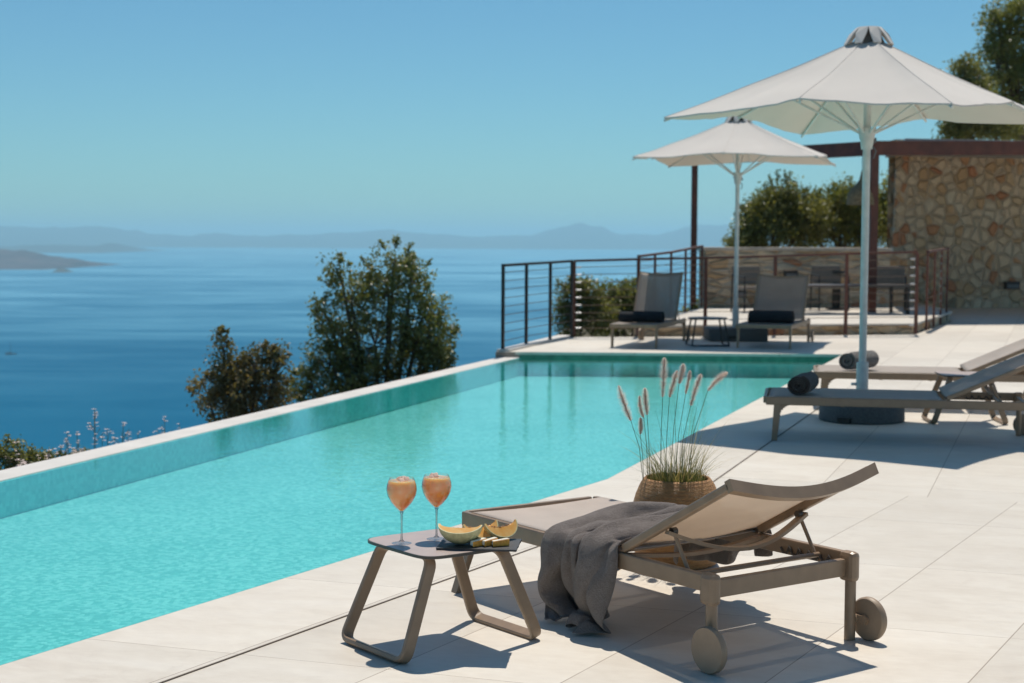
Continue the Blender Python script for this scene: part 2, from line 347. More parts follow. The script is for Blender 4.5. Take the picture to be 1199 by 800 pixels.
# ------------------------------------------------------------------ mesh helpers
def link(name, bm, mat, parent=None, smooth=False, bevel=0.0):
    me = bpy.data.meshes.new(name); bmesh.ops.recalc_face_normals(bm, faces=bm.faces[:]) if smooth != 'leaf' else None
    bm.to_mesh(me); bm.free()
    me.materials.append(mat)
    if smooth and smooth != 'leaf':
        for p in me.polygons: p.use_smooth = True
        if smooth == 'auto':
            me.set_sharp_from_angle(angle=R(38))
    o = bpy.data.objects.new(name, me); COL.objects.link(o)
    if parent: o.parent = parent
    if bevel:
        b = o.modifiers.new('bevel', 'BEVEL'); b.width = bevel; b.segments = 2; b.limit_method = 'ANGLE'; b.angle_limit = R(40)
    return o
def tag(o, label, cat, group=None):
    o['label'] = label; o['category'] = cat
    if group: o['group'] = group
    return o
def thing(name, label, cat, loc=(0, 0, 0), rz=0.0, group=None):
    o = bpy.data.objects.new(name, None); COL.objects.link(o); o.location = loc; o.rotation_euler = (0, 0, rz)
    o.empty_display_size = 0.1
    return tag(o, label, cat, group)
def struct(o, kind='structure'):
    o['kind'] = kind; return o
def box(bm, c, s, rot=None):
    m = Matrix.Translation(V(c)) @ (rot.to_4x4() if rot is not None else Matrix()) @ Matrix.Diagonal((s[0], s[1], s[2], 1))
    return bmesh.ops.create_cube(bm, size=1.0, matrix=m)['verts']
def bar(bm, a, b, w, h, upv=(0, 0, 1)):
    a, b = V(a), V(b); d = b-a; L = d.length; x = d/L; upv = V(upv); y = upv.cross(x)
    if y.length < 1e-4: y = V((0, 1, 0)).cross(x)
    y.normalize(); z = x.cross(y)
    m = Matrix(((x.x, y.x, z.x), (x.y, y.y, z.y), (x.z, y.z, z.z)))
    return box(bm, (a+b)/2, (L, w, h), m)
def tube(bm, pts, r, seg=8, r2=None, cap=True):
    pts = [V(p) for p in pts]; n = len(pts); rings = []
    prev = None
    for i, p in enumerate(pts):
        t = (pts[min(i+1, n-1)]-pts[max(i-1, 0)]).normalized()
        if prev is None:
            a = t.cross(V((0, 0, 1)))
            if a.length < 1e-3: a = t.cross(V((1, 0, 0)))
        else:
            a = prev - t*prev.dot(t)
        a.normalize(); prev = a; b = t.cross(a)
        rr = r if r2 is None else r+(r2-r)*i/(n-1)
        rings.append([bm.verts.new(p+(a*cos(2*pi*k/seg)+b*sin(2*pi*k/seg))*rr) for k in range(seg)])
    for i in range(n-1):
        for k in range(seg):
            bm.faces.new((rings[i][k], rings[i][(k+1) % seg], rings[i+1][(k+1) % seg], rings[i+1][k]))
    if cap:
        bm.faces.new(rings[0][::-1]); bm.faces.new(rings[-1])
def cyl(bm, c, r, h, seg=32, axis='z', r2=None):
    rot = {'z': Matrix(), 'x': Matrix.Rotation(pi/2, 4, 'Y'), 'y': Matrix.Rotation(pi/2, 4, 'X')}[axis]
    bmesh.ops.create_cone(bm, cap_ends=True, segments=seg, radius1=r, radius2=r if r2 is None else r2, depth=h, matrix=Matrix.Translation(V(c)) @ rot)
def lathe(bm, prof, seg=48, uv=False, c=(0, 0)):
    uvl = bm.loops.layers.uv.new('UVMap') if uv else None
    L = [0]
    for i in range(1, len(prof)): L.append(L[-1]+math.dist(prof[i], prof[i-1]))
    rings = [[bm.verts.new((c[0]+r*cos(2*pi*k/seg), c[1]+r*sin(2*pi*k/seg), z)) for k in range(seg)] for r, z in prof]
    for i in range(len(prof)-1):
        for k in range(seg):
            f = bm.faces.new((rings[i][k], rings[i][(k+1) % seg], rings[i+1][(k+1) % seg], rings[i+1][k]))
            if uv:
                for lp, (uu, ii) in zip(f.loops, ((k, i), (k+1, i), (k+1, i+1), (k, i+1))):
                    lp[uvl].uv = (uu/seg, L[ii]/L[-1])
def prism(bm, pts, z0, z1):
    """vertical prism over a polygon; z1 may be a list of heights"""
    n = len(pts); zt = z1 if isinstance(z1, (list, tuple)) else [z1]*n; zb = z0 if isinstance(z0, (list, tuple)) else [z0]*n
    a = [bm.verts.new((x, y, zb[i])) for i, (x, y) in enumerate(pts)]; b = [bm.verts.new((x, y, zt[i])) for i, (x, y) in enumerate(pts)]
    bm.faces.new(a[::-1]); bm.faces.new(b)
    for i in range(n):
        j = (i+1) % n; bm.faces.new((a[i], a[j], b[j], b[i]))
def wallseg(bm, a, b, th, z0, z1):
    a, b = V((*a, 0)), V((*b, 0)); d = (b-a).normalized(); nrm = V((-d.y, d.x, 0))*th
    prism(bm, [(a.x, a.y), (b.x, b.y), (b.x+nrm.x, b.y+nrm.y), (a.x+nrm.x, a.y+nrm.y)], z0, z1)

# ------------------------------------------------------------------ layout constants (metres, from the camera foot)
d1 = V((0.481, 0.877)).normalized(); n1 = V((d1.y, -d1.x))
d2 = V((0.326, 0.945)).normalized(); n2 = V((d2.y, -d2.x))
B0 = V((0.598, 9.768))                       # bend of the pool edge
B1 = B0 + n2*40
P_near = B0 - d1*14.5                        # pool edge behind the camera
CORN = V((4.312, 20.53))                     # far right pool corner
FARL = V((0.10, 20.66))                      # far left pool corner
CI0 = V((-7.0, -3.0)); CI1 = V((-3.27, 10.04))
WZ = -0.075

# ------------------------------------------------------------------ terrain, sea, hills
def xb(y):
    pts = [(-60, -25), (0, -6.6), (10.04, -3.45), (19.66, -0.35), (23.9, 0.8), (24.4, 1.9), (34, 3.9), (60, 2.5), (120, 8), (1500, 60)]
    for (ya, a), (yb, b) in zip(pts, pts[1:]):
        if y <= yb: return a+(b-a)*max(0, (y-ya))/(yb-ya)
    return pts[-1][1]
bm = bmesh.new()
xs = [-600, -400, -300, -220, -160, -110, -70, -40, -24, -14, -8, -5, -3, -1.6, -0.8, -0.3, 0, 1.5, 4, 8, 15, 30, 60, 120]
ys = [-60, -30, -12, -5, 0, 3, 6, 9, 12, 15, 18, 21, 24, 27, 30, 34, 38, 45, 55, 70, 100, 150, 220, 320]
G_ = []
for y in ys:
    row = []
    for s in xs:
        if s < 0: z = -1.1+0.60*s + 0.25*noise.noise(V((s*0.3, y*0.3, 0)))*min(4, -s*0.3)
        else: z = -1.1 - max(0, y-60)*0.3
        if y > 60 and s < 0: z -= (y-60)*0.3
        row.append(bm.verts.new((xb(y)+s, y, max(z, -170))))
    G_.append(row)
for i in range(len(ys)-1):
    for j in range(len(xs)-1): bm.faces.new((G_[i][j], G_[i][j+1], G_[i+1][j+1], G_[i+1][j]))
struct(link('hillside', bm, M['ground'], smooth=True))

bm = bmesh.new()
prism(bm, [(-40000, -2000), (40000, -2000), (40000, 60000), (-40000, 60000)], -152, -150)
struct(link('sea', bm, M['sea']))

def ridge(name, mat, prof, dist, base=-152, depth=1400, seed=0):
    """prof: (bearing as x/y, crest height above sea in metres); a real ridge with a front and a back slope"""
    bm = bmesh.new(); rows = []
    xs_ = []
    for (a, ha), (b, hb) in zip(prof, prof[1:]):
        for k in range(10): xs_.append((a+(b-a)*k/10, ha+(hb-ha)*(0.5-0.5*cos(pi*k/10))))
    xs_.append(prof[-1])
    for f in (-1.0, -0.7, -0.4, -0.15, 0, 0.3, 1.0):
        row = []
        for t, h in xs_:
            sh = 1-abs(f)**0.85
            h2 = h*sh*(1+0.10*noise.noise(V((t*60+seed, f*3, 0)))+0.22*noise.noise(V((t*150+seed, f*5, 3)))*(1-sh*0.6))
            row.append(bm.verts.new((t*dist, dist+depth*f, base+2+max(h2, 0))))
        rows.append(row)
    for i in range(len(rows)-1):
        for j in range(len(xs_)-1): bm.faces.new((rows[i][j], rows[i][j+1], rows[i+1][j+1], rows[i+1][j]))
    return struct(link(name, bm, mat, smooth=True))
def bx(p): return (p-600.5)/1850
ridge('headland', M['headland'], [(bx(-150), 100), (bx(-60), 96), (bx(0), 80), (bx(30), 76), (bx(60), 56), (bx(85), 40), (bx(98), 28), (bx(103), 0)], 7600, depth=700, seed=1)
ridge('distant_islet', M['hill'], [(bx(64), 0), (bx(70), 16), (bx(78), 14), (bx(84), 0)], 6500, depth=80, seed=4)
ridge('island_hills', M['hill'], [(bx(-90), 50), (bx(10), 45), (bx(60), 60), (bx(110), 52), (bx(137), 78), (bx(150), 40), (bx(163), 0)], 15000, depth=1500, seed=7)
ridge('far_mountains', M['hill'], [(bx(-220), 278), (bx(-80), 286), (bx(0), 286), (bx(60), 263), (bx(110), 286), (bx(150), 247), (bx(185), 170), (bx(225), 162), (bx(260), 193), (bx(300), 154), (bx(350), 177), (bx(400), 208), (bx(450), 255), (bx(500), 201), (bx(560), 162), (bx(620), 185), (bx(650), 286), (bx(675), 356), (bx(700), 333), (bx(730), 201), (bx(770), 208), (bx(810), 348), (bx(860), 356), (bx(930), 263), (bx(1010), 185), (bx(1100), 108)], 24000, depth=3200, seed=12)

# haze: one closed box of even air round everything below the sky
bm = bmesh.new(); box(bm, (0, 28900, 50), (82000, 63000, 406))
hz = NT('haze_air'); vol = hz.n('ShaderNodeVolumePrincipled', {'Color': (0.56, 0.89, 1.0, 1), 'Density': 0.000072, 'Anisotropy': 0.35})
hz.t.links.new(vol.outputs[0], hz.out.inputs[1])
struct(link('haze', bm, hz.m), 'stuff')

# sailing boat far out
bt = thing('sailboat', 'tiny dark sailing boat far out on the blue sea', 'boat', (-637, 2000, -150), 0.4)
bm = bmesh.new()
hull = [(-6.5, 0), (-5.5, -1.6), (0, -2.0), (5, -1.2), (8, 0), (5, 1.2), (0, 2.0), (-5.5, 1.6)]
prism(bm, hull, -0.2, 1.3); link('hull', bm, M['frame_dark'], bt)
bm = bmesh.new(); tube(bm, [(0.5, 0, 1.3), (0.5, 0, 15)], 0.22); tube(bm, [(0.5, 0, 2.6), (-5.5, 0, 2.8)], 0.16); link('mast', bm, M['frame_dark'], bt)
bm = bmesh.new(); prism(bm, [(-3, -1), (2, -1), (2, 1), (-3, 1)], 1.31, 2.1); link('cabin', bm, M['lampgrey'], bt)

# ------------------------------------------------------------------ pool
pool_poly = [P_near, B0, CORN, FARL, CI1, CI0]
bm = bmesh.new(); bm.faces.new([bm.verts.new((p.x, p.y, WZ)) for p in pool_poly])
struct(link('pool_water', bm, M['water']))
bm = bmesh.new(); prism(bm, [(p.x, p.y) for p in pool_poly], -0.45, -0.31)
struct(link('pool_floor', bm, M['pool']))
def vwall(name, pts, z0, z1, mat, th=0.02, tz=None):
    bm = bmesh.new()
    for a, b in zip(pts, pts[1:]): wallseg(bm, (a.x, a.y), (b.x, b.y), th, z0, z1)
    return struct(link(name, bm, mat))
# side walls below the waterline, and the band of tiles above it on the far side
vwall('pool_wall', [CI0, CI1, FARL], -0.45, WZ-0.004, M['poolwall'], th=-0.02)
vwall('pool_wall', [CORN, FARL], -0.45, -0.135, M['poolwall'], th=-0.05)
vwall('pool_wall', [CORN, FARL], -0.135, -0.035, M['poolband'], th=-0.05)
vwall('pool_wall', [B0, P_near], -0.45, -0.035, M['pool'], th=-0.02)
vwall('pool_wall', [CORN, B0], -0.45, -0.035, M['pool'], th=-0.02)
# overflow coping along the drop
ci = [CI0, CI1, FARL+V((0.0, -0.01))]
co = [CI0+V((-0.255, 0.085)), CI1+V((-0.255, 0.085)), V((-0.175, 20.65))]
bm = bmesh.new(); prism(bm, [(p.x, p.y) for p in ci]+[(p.x, p.y) for p in co[::-1]], -0.45, -0.069)
struct(link('overflow_coping', bm, M['coping'], bevel=0.006))
bm = bmesh.new(); prism(bm, [(p.x-0.03, p.y+0.01) for p in ci]+[(p.x+0.03, p.y-0.01) for p in co[::-1]], -2.6, -0.452)
struct(link('overflow_wall', bm, M['plinth']))

# ------------------------------------------------------------------ deck
RAILB = V((0.90, 23.83))                     # rail corner on the sea side
def deck_piece(name, poly, org, dd, nn, w, z=0.0, th=0.035):
    bm = bmesh.new(); uvl = bm.loops.layers.uv.new('UVMap')
    prism(bm, [(p.x, p.y) for p in poly], z-th, z)
    for f in bm.faces:
        for lp in f.loops:
            q = V((lp.vert.co.x, lp.vert.co.y)) - org
            v = (V((lp.vert.co.x, lp.vert.co.y)) - B0).dot(d2) + 0.86 + 1.2*20
            lp[uvl].uv = (q.dot(nn)/w, v)
    return struct(link(name, bm, M['tiles']))
deck_piece('deck', [P_near, P_near+n1*30, B1, B0], B0, d1, n1, 0.6)
deck_piece('deck', [B0, B1, V((40, 60)), V((9.0, 60)), V((9.0, 34.2)), V((8.05, 28.9)), V((6.42, 25.05)), V((6.30, 24.93)), RAILB+V((0.95, 0.1)), RAILB, V((-0.17, 20.80)), V((-0.20, 20.66)), FARL, CORN], B0, d2, n2, 0.645)
bm = bmesh.new(); a = P_near+V((0.02, -0.02))
prism(bm, [(B0.x+0.03, B0.y-0.02), (CORN.x+0.03, CORN.y+0.02), (FARL.x+0.1, FARL.y+0.08), (FARL.x+0.12, FARL.y+0.3), (RAILB.x+0.05, RAILB.y-0.1), (6.3, 24.85), (8.9, 34.3), (39, 59), (B1.x-0.5, B1.y-0.3), (P_near+n1*29.5).to_tuple(), (a.x, a.y)], -0.6, -0.037)
struct(link('deck_base', bm, M['plinth']))
# wide open joint parallel to the pool edge
jb = B0 + n2*0.645
bm = bmesh.new()
jn = B0 + n1*0.6
def strip(bm, a, b, w, z):
    d = (b-a).normalized(); n = V((d.y, -d.x))*w/2
    prism(bm, [(a.x-n.x, a.y-n.y), (b.x-n.x, b.y-n.y), (b.x+n.x, b.y+n.y), (a.x+n.x, a.y+n.y)], z-0.003, z)
t_ = (jb-jn).dot(d1)
strip(bm, jb - d1*14, jb - d1*0.002, 0.007, 0.004); strip(bm, jb + d2*0.002, jb + d2*5.2, 0.009, 0.004)
struct(link('deck_joint', bm, M['gap']))
# plinth at the end of the overflow edge
pe = V((-0.10, 20.66))
bm = bmesh.new(); prism(bm, [(-0.215, 20.652), (0.11, 20.662), (0.11, 20.9), (RAILB.x+0.05, RAILB.y-0.1), (RAILB.x-0.2, RAILB.y+0.05)], -1.8, -0.002)
struct(link('terrace_edge_wall', bm, M['plinth']))
bm = bmesh.new(); prism(bm, [(-0.20, 20.70), (-0.03, 20.70), (RAILB.x-0.0, RAILB.y-0.02), (RAILB.x-0.2, RAILB.y+0.04)], -0.001, 0.03)
struct(link('terrace_edge_kerb', bm, M['coping']))
# raised dining terrace behind the front rail
T = [V((1.85, 24.02)), V((6.34, 24.98)), V((8.10, 29.2)), V((8.6, 34.25)), V((7.4, 31.0)), V((3.70, 30.3))]
bm = bmesh.new(); prism(bm, [(p.x, p.y) for p in T], -1.2, 0.135); link('terrace_kerb_wall', bm, M['rubble_flat']).update_tag()
struct(bpy.data.objects['terrace_kerb_wall'])
deck_piece('upper_terrace', [V((1.81, 23.99)), V((6.37, 24.95)), V((8.13, 29.17)), V((8.6, 34.25)), V((7.4, 31.0)), V((3.66, 30.3))], B0, d2, n2, 0.6, 0.172)

# ------------------------------------------------------------------ stone walls
w = thing('stone_wall', 'low brown stone wall with pale flat cap behind the dining terrace', 'wall', (0, 0, 0))
bm = bmesh.new(); wallseg(bm, (3.70, 30.3), (7.40, 31.0), 0.42, -1.2, 1.26); link('masonry', bm, M['rubble_flat'], w)
bm = bmesh.new(); wallseg(bm, (3.66, 30.27), (7.44, 30.98), 0.5, 1.262, 1.33); link('cap', bm, M['cap'], w, bevel=0.01)
bm = bmesh.new(); wallseg(bm, (7.43, 31.44), (8.26, 34.2), -0.4, -1.2, 1.24); link('return_wall', bm, M['rubble_flat'], w)
w = thing('stone_wall', 'tall rubble stone wall with rusty patches beside the pergola', 'wall', (0, 0, 0))
bm = bmesh.new()
# battered face: a grid with small relief
a, b = V((8.26, 34.25)), V((15.5, 36.4)); dd = (b-a).normalized(); nn = V((-dd.y, dd.x)); L = (b-a).length; nx, nz = 120, 60; g = []
for i in range(nx+1):
    col_ = []
    for k in range(nz+1):
        z = -0.3+3.95*k/nz; x = L*i/nx
        q = noise.voronoi(V((x*3.0, z*3.0, 1)))[0]; r_ = min(0.014, (q[1]-q[0])*0.06)
        e = (0.08*(1-k/nz)+0.03*noise.noise(V((z*3, 5, 0))) if i == 0 else 0)
        p = a + dd*(x-e) - nn*(r_+0.07*(1-k/nz))
        col_.append(bm.verts.new((p.x, p.y, z)))
    g.append(col_)
for i in range(nx):
    for k in range(nz): bm.faces.new((g[i][k], g[i+1][k], g[i+1][k+1], g[i][k+1]))
# back, side and top
bk = [[bm.verts.new(((a+dd*x+nn*0.6).x, (a+dd*x+nn*0.6).y, z)) for z in (-0.3, 3.65)] for x in (0.16, L)]
sd = [g[0]]
for q_ in range(1, 9):
    cc_ = []
    for k in range(nz+1):
        z = -0.3+3.95*k/nz; qq = noise.voronoi(V((q_*0.25, z*3.0, 7)))[0]; r_ = min(0.014, (qq[1]-qq[0])*0.06)
        p = a + V((8.26, 34.25)).normalized()*(0.65*q_/8) - dd*(r_*0.3+0.08*(1-k/nz)); cc_.append(bm.verts.new((p.x, p.y, z)))
    sd.append(cc_)
for i in range(8):
    for k in range(nz): bm.faces.new((sd[i][k], sd[i][k+1], sd[i+1][k+1], sd[i+1][k]))
bm.faces.new([g[i][nz] for i in range(nx+1)]+[bk[1][1], bk[0][1]])
bm.faces.new([bk[0][0], bk[0][1], bk[1][1], bk[1][0]])
link('masonry', bm, M['rubble'], w, smooth='auto')
def wall_lamp(px_x, z, Y, label, wd=0.28, hh=0.16, blue=False):
    x = (px_x-600.5)/1850*Y
    o = thing('wall_lamp', label, 'lamp', (x, Y, z), 0.19, 'box lamps on the stone walls')
    bm = bmesh.new(); box(bm, (0, -0.05, 0), (wd, 0.1, hh)); link('housing', bm, M['black'], o, bevel=0.005)
    bm = bmesh.new(); box(bm, (0, -0.104, -0.02), (wd*0.8, 0.01, hh*0.5)); link('diffuser', bm, M['lampgrey'], o)
    return o
wall_lamp(1184, 0.50, 34.85, 'small rectangular wall light low on the tall rubble wall', 0.34, 0.17)
wall_lamp(925, 0.80, 30.38, 'box wall light on the low stone wall above the right-hand far lounger', 0.26, 0.2)
wall_lamp(975, 0.82, 30.52, 'box wall light on the low stone wall, nearest the umbrella pole', 0.26, 0.2)
wall_lamp(868, 0.45, 30.3, 'small pale wall light low on the low stone wall near the far umbrella pole', 0.18, 0.16)

# ------------------------------------------------------------------ pergola
pg = thing('pergola', 'rust brown steel pergola frame with slender posts and flat beams', 'pergola', (6.5, 28.9, 0))
def pgp(name, bm, mat='rust'):
    o = link(name, bm, M[mat], pg, bevel=0.004); o.location = (-6.5, -28.9, 0); return o
C1 = V((6.58, 28.9)); C2 = V((3.78, 33.0)); C3 = V((17, 31.2))
bm = bmesh.new(); box(bm, (C1.x, C1.y, 1.5), (0.14, 0.14, 3.04)); pgp('post', bm)
bm = bmesh.new(); box(bm, (C2.x, C2.y, 1.4), (0.12, 0.12, 3.3)); pgp('post', bm)
bm = bmesh.new(); bar(bm, (C1.x-0.07, C1.y, 3.15), (C3.x, C3.y, 3.33), 0.14, 0.26); pgp('beam', bm)
bm = bmesh.new(); bar(bm, (C1.x-0.05, C1.y+0.10, 3.15), (C2.x, C2.y, 3.15), 0.14, 0.26); pgp('beam', bm)
bm = bmesh.new(); prism(bm, [(7.2, 29.2), (17, 31.5), (17, 37), (8.2, 35.0)], 3.29, 3.35); pgp('roof_slab', bm, 'slab')
# bell shaped woven pendant
pl = thing('pendant_lamp', 'bell shaped woven pendant lamp hanging from the pergola beam', 'lamp', (6.40, 29.05, 2.12))
bm = bmesh.new(); lathe(bm, [(0.285, 0), (0.28, 0.02), (0.275, 0.12), (0.26, 0.2), (0.21, 0.30), (0.12, 0.38), (0.06, 0.46), (0.035, 0.56), (0.03, 0.62)], 28); 
lathe(bm, [(0.27, 0.001), (0.26, 0.12), (0.2, 0.29), (0.11, 0.37), (0.05, 0.46), (0.02, 0.62)], 28); link('shade', bm, M['straw'], pl, smooth=True)
bm = bmesh.new(); tube(bm, [(0, 0, 0.6), (0, 0, 0.92)], 0.012); link('cord', bm, M['black'], pl)

# ------------------------------------------------------------------ railings
def railing(name, label, posts, posts_z, r=0.022, wires=9, knob_at=(), mat='rust', cat='railing', zb=0.0):
    o = thing(name, label, cat, (posts[0][0], posts[0][1], 0)); ox, oy = posts[0]
    P = [V((x-ox, y-oy, 0)) for x, y in posts]
    for p, h in zip(P, posts_z):
        bm = bmesh.new(); dirv = (P[-1]-P[0]).normalized(); rz = Matrix.Rotation(math.atan2(dirv.y, dirv.x), 3, 'Z')
        box(bm, (p.x, p.y, (h+zb)/2), (0.05, 0.035, h-zb-0.03), rz)
        link('post', bm, M[mat], o, bevel=0.002)
    bm = bmesh.new()
    for i in range(len(P)-1):
        bar(bm, P[i]+V((0, 0, posts_z[i])), P[i+1]+V((0, 0, posts_z[i+1])), 0.055, 0.035)
    link('top_rail', bm, M[mat], o)
    for k in range(wires):
        f = (k+1)/(wires+1); bm = bmesh.new()
        pts = []
        for i in range(len(P)-1): tube(bm, [P[i]+V((0, 0, zb+0.02+(posts_z[i]-zb)*f)), P[i+1]+V((0, 0, zb+0.02+(posts_z[i+1]-zb)*f))], 0.005, 5)
        link('cable', bm, M['cable'], o)
    for ki in knob_at:
        for k in range(wires):
            f = (k+1)/(wires+1); bm = bmesh.new(); q = P[ki]+V((0, 0, zb+0.02+(posts_z[ki]-zb)*f))
            dn = (P[min(ki+1, len(P)-1)]-P[min(ki+1, len(P)-1)-1]).normalized()*(1 if ki == 0 else -1)
            tube(bm, [q+dn*0.03, q+dn*0.11], 0.013, 8); link('tensioner', bm, M['steel'], o)
    return o
railing('railing', 'dark steel cable railing along the sea side from the pool corner', [(-0.121, 20.85), (0.196, 21.86), (0.549, 22.79), (0.895, 23.75)], [1.13, 1.135, 1.14, 1.15], knob_at=(), mat='black')
railing('railing', 'long rust brown cable railing behind the two far loungers', [(0.93, 23.83), (1.907, 23.90), (2.95, 24.12), (4.05, 24.36), (5.2, 24.6), (6.345, 24.80)], [1.15, 1.18, 1.2, 1.23, 1.27, 1.30], knob_at=(0, 5))
railing('railing', 'side cable railing running back on the seaward edge of the dining terrace', [(1.93, 24.15), (2.30, 25.5), (2.70, 26.9), (3.10, 28.3), (3.62, 30.2)], [1.22, 1.24, 1.26, 1.3, 1.35], mat='rust', zb=0.17)
railing('railing', 'short rust brown railing of close posts right of the terrace opening', [(6.76, 25.75), (7.16, 26.806), (7.571, 27.898), (7.918, 28.778)], [1.30, 1.31, 1.32, 1.34], knob_at=(0, 2))
bpy.context.view_layer.update()

# ------------------------------------------------------------------ umbrellas
def umbrella(loc, hs, ang, zc, zm, ztop, label, zhub):
    o = thing('parasol', label, 'parasol', loc, 0, 'ecru square parasols by the pool')
    # eight rim points: corners and mid sides, clockwise seen from above
    rim = []
    for k in range(8):
        a = ang+k*pi/4; r = hs*(math.sqrt(2) if k % 2 == 0 else 1.0); z = zc if k % 2 == 0 else zm
        rim.append(V((r*sin(a), -r*cos(a), z)))
    top = V((0, 0, ztop))
    # canopy: each gore sags between its ribs; a doubled sheet gives it thickness
    bm = bmesh.new(); nr, ns = 16, 12; N = 8*ns
    for layer, dz in ((0, 0.0), (1, -0.012)):
        rings = []
        for i in range(nr+1):
            f = 0.035+0.965*i/nr; ring = []
            for k in range(8):
                A, B_ = rim[k], rim[(k+1) % 8]
                for j in range(ns):
                    t = j/ns; e = A.lerp(B_, t); e = V((e.x, e.y, e.z)) 
                    inward = sin(pi*t)*0.05*f
                    e2 = V((e.x*(1-inward*0.5), e.y*(1-inward*0.5), e.z))
                    p = top.lerp(e2, f); p.z -= 0.030*sin(pi*f) + sin(pi*t)*0.011*(f**1.3); p.z += 0.05*f*(1-f)*math.exp(-(min(t, 1-t)*11)**2)
                    p.z += (0.014*noise.noise(V((p.x*2.4+loc[0], p.y*2.4, 0)))+0.010*noise.noise(V((math.atan2(p.x, p.y)*9, f*1.5, loc[0]))))*f
                    ring.append(bm.verts.new((p.x, p.y, p.z+dz)))
            rings.append(ring)
        for i in range(nr):
            for j in range(N):
                q = (rings[i][j], rings[i][(j+1) % N], rings[i+1][(j+1) % N], rings[i+1][j]); bm.faces.new(q if layer else q[::-1])
        if layer == 0: outer = rings[-1]
        else:
            for j in range(N): bm.faces.new((outer[j], outer[(j+1) % N], rings[-1][(j+1) % N], rings[-1][j]))
    cn = link('canopy', bm, M['canvas'], o, smooth='auto')
    # seams down each rib
    for k in range(8):
        bm = bmesh.new(); pts = []
        for i in range(nr+1):
            f = 0.05+0.95*i/nr; p = top.lerp(rim[k], f); p.z -= 0.030*sin(pi*f); p.z += 0.05*f*(1-f); p.z += (0.014*noise.noise(V((p.x*2.4+loc[0], p.y*2.4, 0)))+0.010*noise.noise(V((math.atan2(p.x, p.y)*9, f*1.5, loc[0]))))*f+0.0005
            pts.append(p)
        tube(bm, pts, 0.0028, 5); link('seam', bm, M['canvas'], cn, smooth=True)
    # cap with vents
    bm = bmesh.new(); rr = 0.205; zc0 = ztop-0.07
    for k in range(8):
        a0 = ang+(k-0.5)*pi/4; a1 = ang+(k+0.5)*pi/4
        lo = [V((rr*sin(a)*1.0, -rr*cos(a), zc0-0.005)) for a in (a0+0.24, a1-0.24)]
        mi = [V((rr*0.78*sin(a), -rr*0.78*cos(a), zc0+0.075)) for a in (a0+0.10, a1-0.10)]
        hi = [V((0.10*sin(a), -0.10*cos(a), ztop+0.065)) for a in (a0, a1)]
        vs = [bm.verts.new(v) for v in (lo[0], lo[1], mi[1], hi[1], hi[0], mi[0])]; bm.faces.new(vs)
    bm.faces.new([bm.verts.new((0.10*sin(ang+(k-0.5)*pi/4), -0.10*cos(ang+(k-0.5)*pi/4), ztop+0.065)) for k in range(8)])
    cp = link('cap', bm, M['canvas'], o)
    sm = cp.modifiers.new('solid', 'SOLIDIFY'); sm.thickness = 0.012
    bm = bmesh.new(); cyl(bm, (0, 0, ztop-0.02), 0.14, 0.13, 24, r2=0.075); link('cap_hub', bm, M['stonegrey'], o)
    # ribs and struts
    for k in range(8):
        e = rim[k]; bm = bmesh.new()
        tube(bm, [top.lerp(e, 0.03)-V((0, 0, 0.03)), top.lerp(e, 0.5)-V((0, 0, 0.05)), e-V((0, 0, 0.028))], 0.011, 6); link('rib', bm, M['pole'], o)
        bm = bmesh.new(); m_ = top.lerp(e, 0.52 if k % 2 == 0 else 0.56)-V((0, 0, 0.055)); dirr = V((e.x, e.y, 0)).normalized()
        tube(bm, [V((0, 0, zhub))+dirr*0.05, m_], 0.010, 6); link('strut', bm, M['pole'], o)
    bm = bmesh.new(); cyl(bm, (0, 0, zhub), 0.06, 0.09, 20, r2=0.075); cyl(bm, (0, 0, zhub-0.085), 0.045, 0.08, 20, r2=0.055); link('hub', bm, M['pole'], o, smooth='auto')
    bm = bmesh.new(); tube(bm, [(0, 0, 0.05), (0, 0, ztop)], 0.031, 20); link('pole', bm, M['pole'], o, smooth='auto')
    bm = bmesh.new(); tube(bm, [(0.04, -0.02, zhub-0.1), (0.07, -0.03, zhub-0.14), (0.05, -0.03, zhub-0.2)], 0.006, 6); cyl(bm, (0.05, 0, zhub-0.05), 0.02, 0.05, 10, 'x'); link('pulley', bm, M['lampgrey'], o)
    b = bmesh.new(); cyl(b, (0, 0, 0.33), 0.05, 0.3, 20); cyl(b, (-0.06, 0, 0.30), 0.012, 0.06, 8, 'x'); link('socket', b, M['pole'], o, smooth='auto')
    return o
up1 = umbrella((2.905, 13.05, 0), 1.205, R(-82.3), 2.47, 2.565, 3.16, 'large ecru parasol in front, over the dark round weighted base', 2.36)
up2 = umbrella((3.30, 23.3, 0), 1.29, R(-62), 2.63, 2.70, 3.27, 'far ecru parasol between the two loungers by the railing', 2.42)
for (x, y, r, h, par, lab) in ((2.96, 13.3, 0.35, 0.165, up1, 'round'), (3.30, 23.3, 0.44, 0.19, up2, 'square')):
    bm = bmesh.new()
    if lab == 'round':
        lathe(bm, [(0.001, h), (0.06, h), (0.30, h-0.008), (r-0.015, h-0.02), (r-0.004, h-0.035), (r, 0.012), (r-0.01, 0.0), (0.001, 0)], 56)
        bo = link('base', bm, M['base'], par, smooth='auto')
        bm = bmesh.new(); box(bm, (-0.20, -0.285, 0.03), (0.11, 0.05, 0.04), Matrix.Rotation(-0.65, 3, 'Z')); link('handle_recess', bm, M['black'], bo)
    else:
        box(bm, (0, 0, h/2), (0.86, 0.7, h)); bo = link('base', bm, M['base'], par, bevel=0.02)
        bm = bmesh.new(); box(bm, (-0.1, -0.352, 0.06), (0.14, 0.01, 0.05)); link('handle_recess', bm, M['black'], bo)

